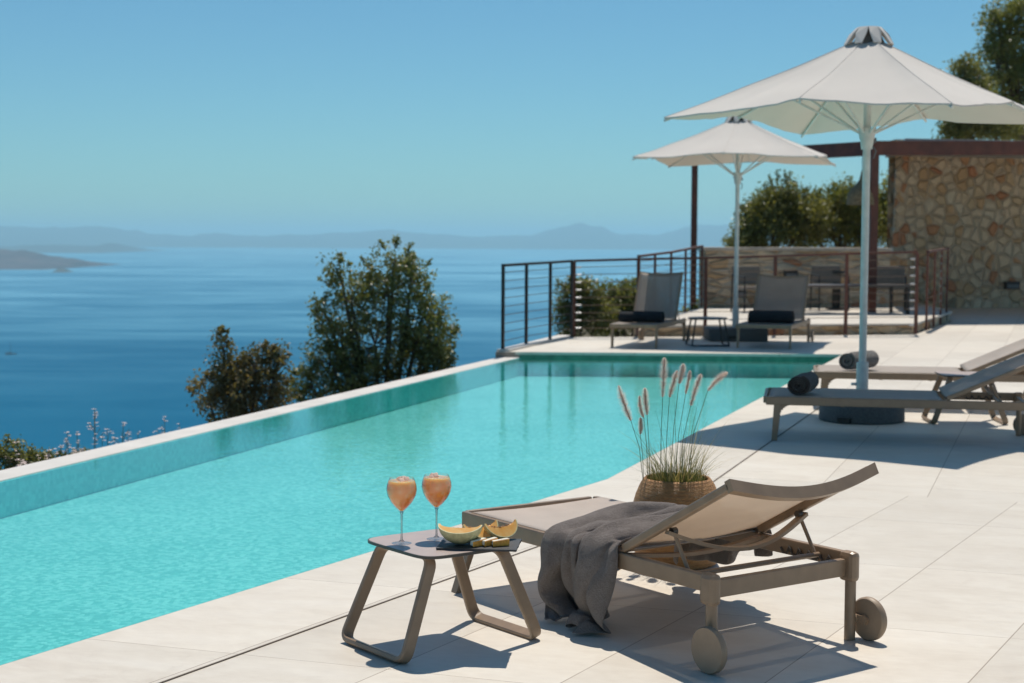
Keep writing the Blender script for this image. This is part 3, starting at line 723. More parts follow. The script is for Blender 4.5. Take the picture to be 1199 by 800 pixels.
# ------------------------------------------------------------------ loungers
def lounger(loc, rz, L, Wd, ang, label, splay=0.0, H=0.33, slack=1.0, cloth='sling'):
    """x from the foot end to the wheels, y across from the near side"""
    o = thing('sun_lounger', label, 'sun lounger', loc, rz, 'bronze mesh sun loungers')
    xh = 0.675*L; rw, rh = 0.028, 0.062
    for s, y in ((0, rw/2), (1, Wd-rw/2)):
        bm = bmesh.new(); box(bm, (L/2+0.01, y, H-rh/2), (L-0.02, rw, rh)); link('side_rail', bm, M['frame'], o, bevel=0.006)
    bm = bmesh.new(); box(bm, (0.012, Wd/2, H-0.026), (0.024, Wd-0.06, 0.05)); link('front_rail', bm, M['frame'], o, bevel=0.006)
    bm = bmesh.new(); box(bm, (L-0.03, Wd/2, H-0.055), (0.028, Wd-0.07, 0.065)); link('rear_rail', bm, M['frame'], o, bevel=0.004)
    for xc in (0.30*L, 0.52*L):
        bm = bmesh.new(); box(bm, (xc, Wd/2, H-0.055), (0.03, Wd-0.06, 0.025)); link('crossbar', bm, M['frame'], o)
    # front legs, splayed
    for sgn, y in ((-1, 0.022), (1, Wd-0.022)):
        bm = bmesh.new(); top_ = V((0.105, y, H-rh+0.004)); ft = V((0.085, y+sgn*splay, 0))
        vs = []
        for p, sx, sy in ((ft, 0.021, 0.014), (top_, 0.026, 0.016)):
            vs.append([bm.verts.new(p+V((a*sx, b*sy, 0))) for a, b in ((-1, -1), (1, -1), (1, 1), (-1, 1))])
        bm.faces.new(vs[0][::-1]); bm.faces.new(vs[1])
        for i in range(4): bm.faces.new((vs[0][i], vs[0][(i+1) % 4], vs[1][(i+1) % 4], vs[1][i]))
        # curved gusset
        for i in range(5):
            t0 = i/5; p0 = V((0.125+0.07*t0, y, H-rh-0.055*(1-t0)**2)); box(bm, (p0.x, y, (p0.z+H-rh)/2), (0.016, 0.026, max(0.004, H-rh-p0.z+0.004)))
        link('leg', bm, M['frame'], o, bevel=0.003)
    # rear legs with rounded shoulders
    for sgn, y in ((-1, 0.0), (1, Wd)):
        yy = y - sgn*0.02
        bm = bmesh.new(); cyl(bm, (L-0.012, yy, (H-0.11+0.022)/2), 0.021, H-0.11-0.022+0.04, 20)
        lg = link('leg', bm, M['frame'], o, smooth='auto')
        bm = bmesh.new(); box(bm, (L-0.02, yy, H-0.052), (0.075, 0.048, 0.115)); sh = link('shoulder', bm, M['frame'], lg, bevel=0.018)
        # wheel outboard, slightly behind the leg
        wy = y + sgn*0.03; wx = L+0.035; r = 0.082
        bm = bmesh.new()
        prof = [(0.0005, -0.016), (0.06, -0.017), (0.076, -0.014), (0.082, -0.006), (0.082, 0.008), (0.078, 0.015), (0.06, 0.013), (0.0005, 0.011)]
        lathe(bm, prof, 48)
        for v in bm.verts: v.co = V((v.co.x, -v.co.z*(-sgn), v.co.y))
        wh = link('wheel', bm, M['wheel'], o, smooth='auto'); wh.location = (wx, wy, r)
        bm = bmesh.new(); cyl(bm, (0, -sgn*0.022, 0), 0.018, 0.02, 16, 'y'); cyl(bm, (-0.035, -sgn*0.036, 0), 0.016, 0.022, 16, 'y'); bar(bm, (-0.055, -sgn*0.03, 0), (0, -sgn*0.03, 0), 0.012, 0.03); hb = link('axle', bm, M['frame'], wh, smooth='auto')
    # seat sling
    bm = bmesh.new(); nx_, ny_ = 30, 14; rows = []
    x0, x1 = 0.012, xh-0.01; y0, y1 = rw*0.6, Wd-rw*0.6
    for i in range(nx_+1):
        rows.append([])
        for j in range(ny_+1):
            t = j/ny_; x = x0+(x1-x0)*i/nx_
            z = H+0.004-0.020*slack*sin(pi*t)*(0.35+0.65*sin(pi*i/nx_)) - (0.03*(1-i/2)**2*1 if i < 2 else 0)
            rows[-1].append(bm.verts.new((x, y0+(y1-y0)*t, z)))
    for i in range(nx_):
        for j in range(ny_): bm.faces.new((rows[i][j], rows[i+1][j], rows[i+1][j+1], rows[i][j+1]))
    so = link('seat_sling', bm, M[cloth], o, smooth=True); sm = so.modifiers.new('solid', 'SOLIDIFY'); sm.thickness = 0.004
    # backrest
    Lb = 0.65*L/1.57; ca, sa = cos(ang), sin(ang); hx, hz_ = xh+0.02, H+0.012
    def bp(s, y, d=0.0): return V((hx+s*ca-d*sa, y, hz_+s*sa+d*ca))
    def sag(s, t): return -0.055*sin(pi*t)*(0.35+0.65*(s/Lb)**0.8)
    for y in (0.006+0.016, Wd-0.022):
        bm = bmesh.new(); bar(bm, bp(0, y), bp(Lb, y), 0.030, 0.034); link('back_tube', bm, M['frame'], o, bevel=0.008)
    bm = bmesh.new(); n = 20; sec = []
    for j in range(n+1):
        t = j/n; y = 0.007+(Wd-0.014)*t; d = -0.058*sin(pi*t)
        sec.append([bm.verts.new(bp(Lb+a, y, d+b)) for a, b in ((-0.016, -0.022), (0.014, -0.022), (0.014, 0.022), (-0.016, 0.022))])
    bm.faces.new(sec[0]); bm.faces.new(sec[-1][::-1])
    for j in range(n):
        for k in range(4): bm.faces.new((sec[j][k], sec[j+1][k], sec[j+1][(k+1) % 4], sec[j][(k+1) % 4]))
    link('top_bar', bm, M['frame'], o, smooth='auto')
    bm = bmesh.new(); rows = []
    for i in range(21):
        rows.append([]); s = 0.0+(Lb-0.008)*i/20
        for j in range(15):
            t = j/14; rows[-1].append(bm.verts.new(bp(s, 0.03+(Wd-0.06)*t, 0.014+sag(s, t))))
    for i in range(20):
        for j in range(14): bm.faces.new((rows[i][j], rows[i+1][j], rows[i+1][j+1], rows[i][j+1]))
    so = link('back_sling', bm, M[cloth], o, smooth=True); sm = so.modifiers.new('solid', 'SOLIDIFY'); sm.thickness = 0.004
    # bowed crossbars under the back
    for sfr, dep in ((0.40, 0.10), (0.02, 0.03)):
        bm = bmesh.new(); pts = [bp(Lb*sfr, 0.02+(Wd-0.04)*t/14, -0.028-dep*sin(pi*t/14)) for t in range(15)]
        prev = None
        for a_, b_ in zip(pts, pts[1:]): bar(bm, a_, b_, 0.028, 0.014)
        link('back_crossbar', bm, M['frame'], o)
    # struts and the support rod in its racks
    xr = min(xh+0.30*L/1.57+0.05, L-0.13); q = bp(Lb*0.42, 0, 0)
    for y in (0.052, Wd-0.052):
        bm = bmesh.new(); tube(bm, [V((q.x, y, q.z-0.03)), V((xr, y, H-0.03))], 0.0075, 10); st = link('strut', bm, M['frame'], o, smooth='auto')
        bm = bmesh.new(); cyl(bm, (q.x, y, q.z-0.03), 0.014, 0.022, 14, 'y'); link('pivot', bm, M['frame_dark'], st, smooth='auto')
    bm = bmesh.new(); tube(bm, [(xr, 0.035, H-0.03), (xr, Wd-0.035, H-0.03)], 0.010, 10); link('support_rod', bm, M['frame'], o, smooth='auto')
    for y in (0.036, Wd-0.036):
        bm = bmesh.new(); x0r, x1r = xr-0.20, xr+0.06
        for k in range(5):
            xa = x0r+(x1r-x0r)*k/5; xb_ = x0r+(x1r-x0r)*(k+1)/5
            tube(bm, [(xa, y, H-0.034), (xa+0.012, y, H-0.052), (xb_-0.018, y, H-0.052), (xb_-0.006, y, H-0.026), (xb_, y, H-0.034)], 0.0055, 6)
        link('notched_rack', bm, M['frame_dark'], o, smooth='auto')
    return o
NR = math.atan2(-0.790, 0.613) - R(2.5)
nl = lounger((-0.225, 6.71, 0), NR, 1.585, 0.74, R(28.5), 'bronze sun lounger in the foreground with the grey towel draped over it', splay=0.09)
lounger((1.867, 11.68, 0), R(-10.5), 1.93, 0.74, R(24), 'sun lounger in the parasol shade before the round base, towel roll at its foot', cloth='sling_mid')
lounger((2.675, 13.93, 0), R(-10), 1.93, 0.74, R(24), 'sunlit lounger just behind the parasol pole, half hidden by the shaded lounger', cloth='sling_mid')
FR = math.atan2(1.7, 0.57)
lounger((1.95, 21.32, 0), FR, 1.85, 0.66, R(58), 'far lounger on the left by the cable railing, its back half sunlit', cloth='sling_shaded')
lounger((3.77, 21.32, 0), FR, 1.85, 0.76, R(54), 'far lounger on the right of the far parasol pole, wholly in shade', cloth='sling_shaded')

# ------------------------------------------------------------------ towels
def rolled_towel(loc, rz, r, ln, mat, label, cat='towel', turns=4.2, spread=False):
    bm = bmesh.new(); n = 110; prof = []
    th = r/(turns+0.6)
    for i in range(n+1):
        a = i/n*turns*2*pi; rr = th*0.5+(r-th*0.5)*i/n; prof.append((rr*cos(a)*1.08, rr*sin(a)*0.92))
    ny = 8; rows = []
    for j in range(ny+1):
        y = -ln/2+ln*j/ny; e = 1-0.04*abs(2*j/ny-1)**4
        row = []
        for side in (0, 1):
            for i, (x, z) in enumerate(prof):
                d = math.hypot(x, z); k = max(0.0, (d+(th*0.36 if side else -th*0.36))/max(d, 1e-5))
                yy = y*(1+0.05*sin(i*0.11+3))+0.006*noise.noise(V((i*0.2, j, 0)))
                row.append(bm.verts.new((x*k*e, yy, z*k*e+r*0.92)))
        rows.append(row)
    m_ = n+1
    for j in range(ny):
        for i in range(n):
            bm.faces.new((rows[j][i], rows[j][i+1], rows[j+1][i+1], rows[j+1][i]))
            bm.faces.new((rows[j][m_+i], rows[j+1][m_+i], rows[j+1][m_+i+1], rows[j][m_+i+1]))
    for i in range(n):
        for j in (0, ny): bm.faces.new((rows[j][i], rows[j][i+1], rows[j][m_+i+1], rows[j][m_+i]))
    for i in (0, n):
        for j in range(ny): bm.faces.new((rows[j][i], rows[j+1][i], rows[j+1][m_+i], rows[j][m_+i]))
    o = link('rolled_towel', bm, M[mat], smooth='auto'); o.location = loc; o.rotation_euler = (0, 0, rz)
    return tag(o, label, cat, 'rolled pool towels on the loungers')
M['terry_dark'] = mat_terry('charcoal_terry', (0.03, 0.026, 0.024), (0.075, 0.066, 0.06))
M['terry_grey'] = mat_terry('grey_terry', (0.13, 0.12, 0.11), (0.24, 0.22, 0.21))
rolled_towel((2.20, 11.90, 0.332), R(-5.5)-0.25, 0.085, 0.40, 'terry_dark', 'dark grey rolled towel on the foot of the shaded lounger')
rolled_towel((3.12, 14.18, 0.332), R(-5.5)-0.7, 0.088, 0.36, 'terry_grey', 'grey rolled towel lying on the sunlit lounger by the parasol pole')
rolled_towel((1.80, 21.98, 0.325), FR, 0.085, 0.60, 'navy', 'black bolster towel on the far left lounger')
rolled_towel((3.60, 21.95, 0.325), FR, 0.095, 0.60, 'navy', 'black bolster towel on the far right lounger')
#T0
# grey bath towel: the settled shape of a folded cloth in millimetres (x along the lounger, y across, z up)
TOWEL_ROWS = (
    (740,-93,10,754,-80,21,768,-76,22,768,-69,14,779,-56,8,786,-47,31,806,-31,28,811,-12,35,812,-2,39,812,10,42,808,31,50,790,36,25,761,22,30,744,10,26,737,12,15,756,15,18,779,36,12,802,66,11,806,98,10,816,109,12,817,117,21,795,134,20,804,168,26,835,159,24,850,146,20,858,146,27,873,136,27,875,106,22,882,75,23,886,52,15,875,39,15,871,36,23,887,35,13,865,27,13,875,8,9,887,-6,10,893,-16,11,899,-18,18,914,-22,24,915,-46,19,888,-48,23,877,-63,12,865,-67,10,855,-72,10,870,-82,23,891,-61,29,919,-63,23,938,-57,18,944,-52,21,933,-61,33,927,-72,10,935,-101,11,950,-120,10),
    (724,-75,29,732,-64,9,739,-58,20,745,-50,24,757,-40,22,778,-28,12,777,-31,38,782,-15,25,781,-5,31,779,7,34,776,25,50,774,57,40,748,49,24,731,34,20,719,31,27,726,27,9,750,51,9,782,74,14,809,88,27,797,96,16,795,108,21,792,130,31,800,154,54,826,161,36,843,150,39,848,142,45,853,126,49,849,107,29,853,81,13,859,60,12,872,61,20,872,54,27,871,42,35,889,31,31,896,16,19,908,16,7,915,10,13,921,2,10,922,-8,21,901,-17,29,876,-30,20,856,-37,11,860,-40,23,852,-46,31,857,-63,46,889,-57,48,919,-54,52,913,-40,35,926,-44,36,940,-42,42,941,-69,39,957,-77,15,972,-95,11),
    (695,-59,27,706,-44,14,719,-40,18,728,-35,22,739,-22,20,757,-5,21,748,-30,27,760,-27,43,762,-19,52,765,-8,58,752,13,50,750,47,61,727,65,42,730,41,48,721,43,39,708,48,28,730,73,23,763,96,25,787,87,42,802,104,38,791,109,43,772,118,51,792,144,62,818,162,68,823,144,61,824,134,58,822,126,45,822,101,37,827,73,30,840,55,39,853,50,33,862,49,30,872,49,43,891,45,38,907,40,25,908,33,9,918,30,16,924,28,25,909,20,29,887,8,28,862,-1,21,846,-13,31,835,-20,35,840,-25,46,848,-36,64,882,-34,70,913,-27,67,930,-17,57,940,-20,51,946,-32,51,962,-52,50,979,-56,26,993,-69,13),
    (671,-36,28,687,-21,29,698,-18,34,707,-17,40,717,-2,34,738,7,46,722,-18,44,737,-34,48,735,-29,58,740,-27,71,740,0,76,728,35,82,712,63,70,706,41,69,697,42,60,696,60,54,717,86,51,758,83,45,790,83,56,806,84,47,807,91,61,785,93,70,801,120,82,805,149,96,814,137,83,818,129,76,813,114,75,816,92,68,836,81,50,852,64,50,852,77,41,861,76,46,874,73,54,881,72,34,901,68,26,916,56,28,906,53,32,912,52,42,898,41,46,874,32,42,861,7,42,840,15,39,837,7,49,831,3,60,849,-14,49,883,-24,39,912,-7,45,933,-2,44,940,-8,37,949,-19,27,972,-23,39,997,-34,28,1014,-44,15),
    (661,-27,57,670,-8,54,678,1,54,688,0,61,696,17,51,715,8,70,704,-16,57,704,-38,58,709,-48,63,718,-43,74,714,-17,88,702,20,90,709,54,101,688,42,95,683,52,89,693,69,87,726,80,82,758,58,65,789,53,52,796,61,64,800,69,72,811,86,85,796,104,108,808,130,123,822,122,111,829,117,105,838,109,96,837,87,91,855,87,71,848,63,71,861,68,62,866,75,60,870,90,62,887,79,56,909,81,57,924,70,50,925,56,47,917,56,55,907,41,54,890,22,63,862,31,62,837,34,64,827,25,62,833,13,68,859,4,54,887,-12,44,909,14,38,929,13,39,940,10,36,955,11,24,982,6,27,1007,-6,14,1027,-14,11),
    (657,-21,90,665,-2,87,664,8,83,667,20,80,686,31,79,689,3,91,676,-21,77,675,-43,76,682,-52,79,692,-56,91,708,-31,101,705,6,116,718,40,124,694,40,125,689,53,121,704,66,119,735,56,103,774,49,93,800,36,79,815,39,75,823,48,77,823,66,95,824,89,119,814,106,145,832,105,133,837,100,126,842,90,117,863,89,110,872,72,92,850,64,92,856,58,81,866,58,76,877,68,79,899,68,78,923,71,77,935,55,77,947,56,71,946,45,65,925,45,75,899,42,88,870,28,83,847,25,91,836,19,90,838,7,80,864,-2,66,902,-2,71,919,22,58,938,21,59,950,23,54,968,21,46,996,20,33,1024,18,21,1042,15,10),
    (646,-13,122,655,5,119,657,15,116,664,25,114,688,30,112,683,-2,112,672,-31,109,658,-47,105,662,-57,102,679,-54,105,685,-25,120,709,-5,144,716,29,155,699,45,158,705,55,150,724,50,142,740,27,120,776,20,108,806,19,100,820,19,97,831,24,99,836,44,116,839,68,139,827,82,163,841,95,159,850,97,152,859,89,142,857,70,130,876,54,119,861,39,110,866,38,98,875,39,93,891,46,95,905,61,108,931,63,109,946,50,106,958,48,102,960,37,95,943,23,88,913,14,94,882,3,101,860,3,113,850,-2,110,850,-10,95,879,-21,85,914,-7,83,941,12,80,949,0,70,957,0,62,971,-11,49,1003,-11,43,1031,-13,31,1049,-13,23),
    (636,-4,153,652,7,152,655,17,149,666,25,148,690,17,143,662,0,137,660,-31,140,649,-49,138,657,-57,136,675,-64,136,697,-40,142,701,-9,166,707,21,184,718,40,185,726,45,175,729,27,164,745,4,144,781,-1,133,809,1,128,821,2,125,834,2,124,833,23,140,828,47,162,846,61,180,861,74,177,868,78,172,868,76,155,856,55,159,860,35,140,863,20,125,873,14,118,883,14,113,900,21,114,916,36,128,936,52,140,959,50,138,953,39,133,955,28,127,955,6,115,927,-12,107,895,-21,111,872,-23,114,864,-29,124,862,-38,109,894,-33,102,931,-28,93,952,-8,104,958,-16,92,968,-18,87,979,-33,71,1008,-40,56,1036,-41,46,1054,-41,40),
    (629,6,184,649,6,184,659,9,180,669,19,180,689,2,174,656,-1,170,640,-27,166,646,-47,171,656,-52,168,674,-59,169,705,-55,170,724,-23,180,729,6,198,736,24,205,746,30,198,751,15,185,752,-16,170,786,-14,164,810,-2,161,822,-2,158,833,-10,155,851,8,164,840,29,187,866,37,178,882,48,175,889,55,173,898,67,167,888,46,160,877,21,154,868,0,151,879,-1,143,889,2,142,909,0,138,931,13,147,946,31,166,967,25,159,977,27,153,973,17,146,952,0,147,940,-30,132,907,-40,134,890,-22,141,883,-32,139,876,-49,138,906,-52,125,941,-48,118,962,-30,127,969,-35,115,968,-44,106,989,-53,94,1018,-58,81,1046,-59,72,1064,-57,66),
    (626,9,218,647,13,216,656,7,213,671,8,212,686,-11,204,654,-6,204,633,-26,199,651,-32,197,658,-40,196,675,-48,197,704,-59,203,736,-41,206,746,-13,219,753,5,225,762,9,219,773,0,205,760,-29,200,792,-23,195,812,-9,194,824,-8,191,834,-18,188,860,-12,189,857,14,210,882,21,196,899,33,197,905,41,196,914,53,193,912,33,178,889,18,182,881,-4,181,887,-12,174,898,-11,169,916,-20,164,943,-10,169,960,8,186,982,12,184,993,17,181,992,5,171,970,-13,171,950,-41,162,917,-50,165,902,-33,171,892,-40,168,890,-57,165,918,-65,154,950,-67,143,972,-52,147,980,-55,137,976,-66,129,1001,-67,121,1031,-66,111,1057,-59,103,1073,-52,97),
    (632,-10,245,646,7,250,657,4,247,670,-2,244,686,-21,236,655,-11,236,631,-28,232,650,-28,229,658,-34,228,673,-45,231,702,-53,235,732,-35,233,761,-31,240,767,-15,245,777,-10,243,790,-16,229,769,-39,232,799,-32,227,815,-14,227,826,-14,224,839,-20,220,863,-32,215,879,-3,220,877,27,225,897,23,221,907,26,220,920,35,220,927,18,203,901,6,208,882,-7,204,894,-13,204,904,-18,200,920,-31,196,945,-13,200,970,4,206,990,-2,210,1003,1,209,999,-11,199,972,-18,192,959,-51,192,926,-58,196,909,-43,202,901,-52,198,903,-67,194,930,-68,184,958,-76,172,971,-58,163,980,-68,162,991,-75,158,1014,-71,151,1041,-62,142,1066,-52,134,1080,-42,128),
    (623,-13,274,646,-12,274,658,-11,273,672,-7,275,690,-24,269,658,-21,268,630,-28,266,647,-35,262,657,-35,261,675,-35,263,701,-45,268,731,-30,266,757,-16,265,772,-8,263,783,-8,259,799,-21,258,773,-38,264,803,-34,260,817,-16,260,829,-18,256,842,-25,253,864,-40,247,865,-7,243,880,17,256,900,17,253,910,17,251,926,15,245,939,1,228,914,-13,230,891,-18,233,886,-30,229,897,-35,228,919,-35,228,941,-13,232,969,0,232,989,-7,240,995,-16,234,989,-28,225,963,-18,225,963,-50,225,931,-49,224,912,-54,232,905,-64,229,916,-74,223,941,-73,214,967,-71,203,982,-57,195,993,-58,189,1002,-68,188,1024,-64,181,1050,-55,173,1074,-46,165,1086,-34,159),
    (620,-9,306,644,-8,305,657,-11,304,671,-9,303,693,-22,303,662,-20,299,631,-23,299,647,-32,296,657,-32,295,675,-33,296,702,-37,300,733,-29,299,760,-23,296,775,-17,293,784,-9,290,803,-19,291,774,-28,296,805,-33,294,822,-16,292,832,-22,289,844,-29,286,870,-36,280,848,-13,271,876,-12,262,896,-12,258,906,-14,255,919,-4,259,943,-7,260,919,-22,261,899,-30,261,886,-33,262,893,-43,260,915,-36,261,944,-27,261,964,-4,264,983,-6,252,979,-17,255,982,-34,256,967,-17,256,958,-45,256,927,-44,256,911,-55,259,915,-65,259,928,-73,255,950,-65,245,976,-66,235,993,-60,225,1003,-55,221,1014,-61,219,1033,-58,212,1058,-51,204,1080,-40,196,1091,-27,191),
    (620,0,341,644,2,337,656,1,340,673,3,339,695,-9,336,666,-11,327,634,-14,329,650,-22,330,659,-20,326,676,-23,329,703,-23,331,732,-12,326,758,-10,324,774,-13,323,785,-9,323,806,-15,325,777,-22,329,806,-29,326,827,-17,325,835,-27,322,849,-32,319,874,-29,311,851,-13,299,877,-18,292,895,-13,290,906,-17,289,919,-8,294,944,-11,294,919,-23,294,899,-29,294,885,-29,293,889,-42,295,911,-33,293,940,-26,289,964,-11,290,977,-18,277,986,-22,276,1001,-32,275,973,-34,282,949,-53,287,922,-42,288,915,-59,291,925,-61,290,939,-68,286,961,-64,276,985,-60,265,1004,-56,257,1012,-48,251,1022,-46,246,1042,-48,241,1066,-49,236,1085,-35,229,1093,-20,223),
    (624,34,346,647,35,344,659,33,348,674,31,347,696,20,353,666,13,350,638,11,350,652,1,354,661,-2,355,679,-3,356,705,-3,356,735,2,355,759,3,353,771,6,347,783,8,346,805,12,349,779,-2,356,809,-11,354,827,-11,341,836,-15,349,851,-15,348,873,-15,340,846,-11,326,874,-12,323,892,-9,320,903,-8,320,917,-13,322,943,-15,326,918,-23,328,896,-20,326,884,-22,324,888,-34,327,909,-31,323,940,-29,319,966,-23,313,985,-19,307,994,-14,305,1005,-28,306,977,-35,312,944,-40,316,915,-41,319,923,-56,325,933,-57,322,947,-53,312,970,-55,305,995,-48,294,1014,-44,286,1023,-39,280,1033,-36,275,1048,-28,267,1068,-40,267,1087,-29,261,1095,-15,256),
    (625,69,346,649,69,346,660,67,345,675,62,346,698,53,354,668,47,358,641,45,355,653,35,365,662,32,365,680,31,367,706,31,366,729,35,350,752,36,347,764,36,350,773,35,358,791,38,348,783,27,370,811,23,364,825,23,349,833,19,358,846,20,358,870,21,355,846,13,347,870,15,342,887,10,348,898,10,345,915,13,346,938,11,346,915,1,352,896,-4,353,884,-5,352,885,-17,358,908,-13,353,939,-11,348,964,-6,341,980,-14,338,990,-16,336,1007,-22,340,977,-25,344,944,-25,346,916,-28,349,927,-38,353,935,-36,347,953,-38,342,977,-38,334,1004,-39,326,1022,-32,316,1024,-22,309,1033,-18,304,1051,-16,298,1068,-31,300,1088,-26,295,1094,-12,290),
    (627,105,347,649,105,348,660,101,350,674,95,345,699,86,348,674,80,364,647,78,358,651,71,371,661,68,371,679,67,373,703,68,368,724,70,351,744,71,347,748,66,358,760,67,354,781,70,352,787,61,378,813,56,375,829,53,365,829,52,353,840,52,362,863,53,366,843,50,348,868,48,345,883,45,350,893,43,352,909,41,345,930,43,353,909,32,366,891,26,363,881,20,359,881,15,370,907,15,375,934,17,362,960,19,348,978,17,350,989,14,352,1008,9,358,977,6,363,945,0,371,916,-2,373,929,-14,378,938,-14,374,957,-18,369,983,-20,362,1011,-22,354,1030,-20,347,1024,-11,341,1035,-14,336,1050,-13,325,1065,-26,329,1085,-22,329,1093,-10,324),
    (632,141,349,650,138,355,660,133,356,677,126,357,704,118,360,674,114,368,649,112,361,649,106,376,660,103,376,678,102,379,702,103,373,721,105,356,740,104,353,744,100,363,755,98,369,777,102,364,793,94,384,818,90,381,830,88,369,823,85,361,836,85,354,852,87,371,846,84,346,868,82,346,883,79,347,893,77,351,910,74,347,923,76,363,900,66,367,883,59,361,874,53,363,880,49,376,906,49,379,936,51,365,963,52,358,980,51,351,990,47,347,1006,43,361,975,37,372,941,30,371,919,25,387,931,17,395,941,15,389,958,13,378,987,10,376,1014,3,376,1030,5,367,1041,6,362,1040,16,351,1049,-2,354,1066,-6,344,1075,-12,359,1087,-7,358),
    (637,169,359,655,164,358,665,159,358,681,155,348,702,153,365,672,148,372,648,145,366,646,141,379,658,138,380,677,137,383,702,137,378,719,139,362,736,138,359,740,134,368,752,132,377,775,133,378,798,128,389,821,125,384,829,122,370,820,119,365,830,118,353,844,121,371,848,118,346,870,116,347,884,114,346,894,110,347,913,108,349,910,106,372,890,98,360,873,91,358,869,86,367,880,83,380,909,83,383,939,85,368,964,86,353,979,85,347,991,81,347,1002,76,367,968,70,367,935,62,381,921,54,403,934,49,406,943,48,397,962,46,385,992,41,386,1016,37,373,1019,33,354,1029,35,360,1041,36,365,1052,32,348,1072,28,350,1081,22,365,1087,18,374),
    (639,198,346,655,194,349,666,190,353,686,189,347,697,186,374,666,183,373,644,179,369,641,175,381,654,172,384,675,171,387,702,171,384,720,173,369,734,172,363,739,168,372,753,166,381,776,163,378,802,161,378,823,160,383,827,157,369,817,153,367,823,151,352,840,154,368,851,152,346,872,150,346,886,148,346,897,144,346,914,141,354,897,136,372,880,130,356,865,123,362,867,120,372,881,117,385,912,117,384,940,119,363,965,120,348,980,119,346,993,115,347,995,109,374,958,102,369,926,93,386,925,87,410,938,83,413,947,81,403,968,79,389,999,74,388,1017,71,368,1015,67,351,1025,64,348,1040,64,349,1061,64,347,1070,58,364,1085,54,371,1090,50,380),
    (645,230,358,657,226,354,668,224,347,692,223,349,686,221,379,658,217,369,639,214,375,635,208,385,649,206,390,675,205,392,702,206,387,717,206,371,730,205,367,740,202,371,758,200,377,782,196,372,804,195,384,824,194,380,824,191,368,814,187,367,816,185,350,836,188,363,855,186,346,876,183,350,888,181,346,900,178,347,912,174,363,887,168,371,868,162,357,858,156,368,865,152,377,883,151,389,915,152,379,942,152,354,969,154,347,982,153,347,998,148,350,986,141,379,947,134,372,919,125,396,929,119,417,941,115,416,954,113,407,976,111,392,1005,107,385,1016,104,363,1015,100,349,1025,98,346,1040,95,355,1062,91,352,1076,90,367,1088,87,374,1095,83,382),
    (656,256,358,660,257,347,668,252,359,696,257,362,671,254,384,645,251,370,632,247,381,629,241,391,647,239,397,675,239,396,702,240,387,716,240,370,727,237,366,740,234,365,762,231,365,787,230,372,808,229,387,823,227,375,819,225,365,808,220,366,813,218,347,837,221,356,860,219,347,879,216,351,891,213,351,904,211,347,903,206,369,877,200,362,855,193,362,852,188,374,861,186,382,887,185,390,919,185,373,950,186,352,974,184,356,983,179,349,1001,180,360,974,173,383,933,165,377,916,157,409,934,153,419,943,149,413,958,146,401,985,144,395,1009,141,380,1015,137,358,1017,133,347,1029,130,346,1049,127,348,1070,125,354,1082,123,370,1090,120,381,1100,117,380),
    (635,278,350,646,278,347,665,283,347,685,291,369,655,286,386,630,283,375,620,278,385,624,274,396,648,273,401,679,274,396,703,274,379,718,273,367,727,270,360,742,266,357,766,264,361,790,263,376,813,263,387,821,261,372,813,258,364,801,253,362,814,252,346,840,252,346,864,252,352,881,249,350,890,246,346,905,244,355,887,238,373,862,231,361,843,225,367,845,221,379,860,219,387,891,219,390,923,219,367,957,218,359,973,216,347,985,212,347,994,212,370,957,203,378,917,195,387,921,190,417,938,186,416,946,181,407,964,180,397,991,177,391,1010,174,372,1014,170,354,1022,167,348,1036,164,346,1057,161,347,1075,159,359,1085,156,375,1094,153,382,1104,150,383),
    (626,310,346,637,311,347,661,318,347,673,324,377,640,320,386,617,316,380,611,310,390,623,307,402,653,307,404,684,308,392,706,308,372,716,306,358,725,303,353,744,298,349,764,297,368,789,296,384,814,297,386,816,295,371,806,290,371,798,287,357,819,286,345,846,286,347,868,285,347,881,283,346,893,280,348,897,276,367,869,269,371,845,262,360,835,257,375,840,253,385,861,252,390,896,253,382,929,252,360,960,251,353,974,248,346,988,245,351,977,243,378,938,234,373,911,227,400,930,223,418,941,219,413,949,216,402,972,213,395,998,211,385,1011,207,365,1016,204,351,1026,200,348,1043,197,347,1065,194,348,1075,192,367,1090,190,374,1098,186,380,1109,183,386),
    (616,342,346,631,345,346,659,353,347,659,358,382,628,352,379,610,349,387,607,342,397,626,341,407,661,342,407,686,342,381,699,339,356,714,339,357,726,336,354,746,331,347,770,330,365,788,330,389,810,331,383,808,328,371,798,323,367,802,321,349,827,321,346,852,320,347,871,318,348,882,316,346,896,313,352,883,308,372,857,300,362,833,294,365,830,290,378,842,287,383,868,287,390,903,287,377,935,286,355,962,284,349,974,282,347,988,279,359,961,274,379,921,265,378,913,260,412,934,257,415,942,252,407,955,249,396,980,247,391,1001,244,375,1012,241,358,1020,237,350,1031,234,347,1050,231,347,1072,228,351,1078,225,370,1090,223,377,1098,220,384,1112,217,388),
    (606,374,346,626,379,346,657,389,349,645,391,383,615,385,380,605,380,390,607,377,402,632,374,413,666,375,398,676,371,363,696,370,348,709,368,346,721,364,355,746,364,347,772,364,366,787,364,392,805,364,382,800,360,372,793,357,361,810,356,346,836,355,345,858,354,348,873,353,348,884,349,346,894,346,361,869,340,371,845,333,358,826,327,369,831,323,379,846,321,387,876,321,386,911,321,370,942,320,351,963,318,347,975,314,347,981,312,369,945,304,370,909,297,387,921,293,417,936,289,409,943,285,400,961,283,392,986,281,384,1001,278,365,1013,274,353,1023,271,351,1036,267,346,1055,264,353,1077,261,356,1080,258,375,1090,256,380,1098,253,387,1115,251,389),
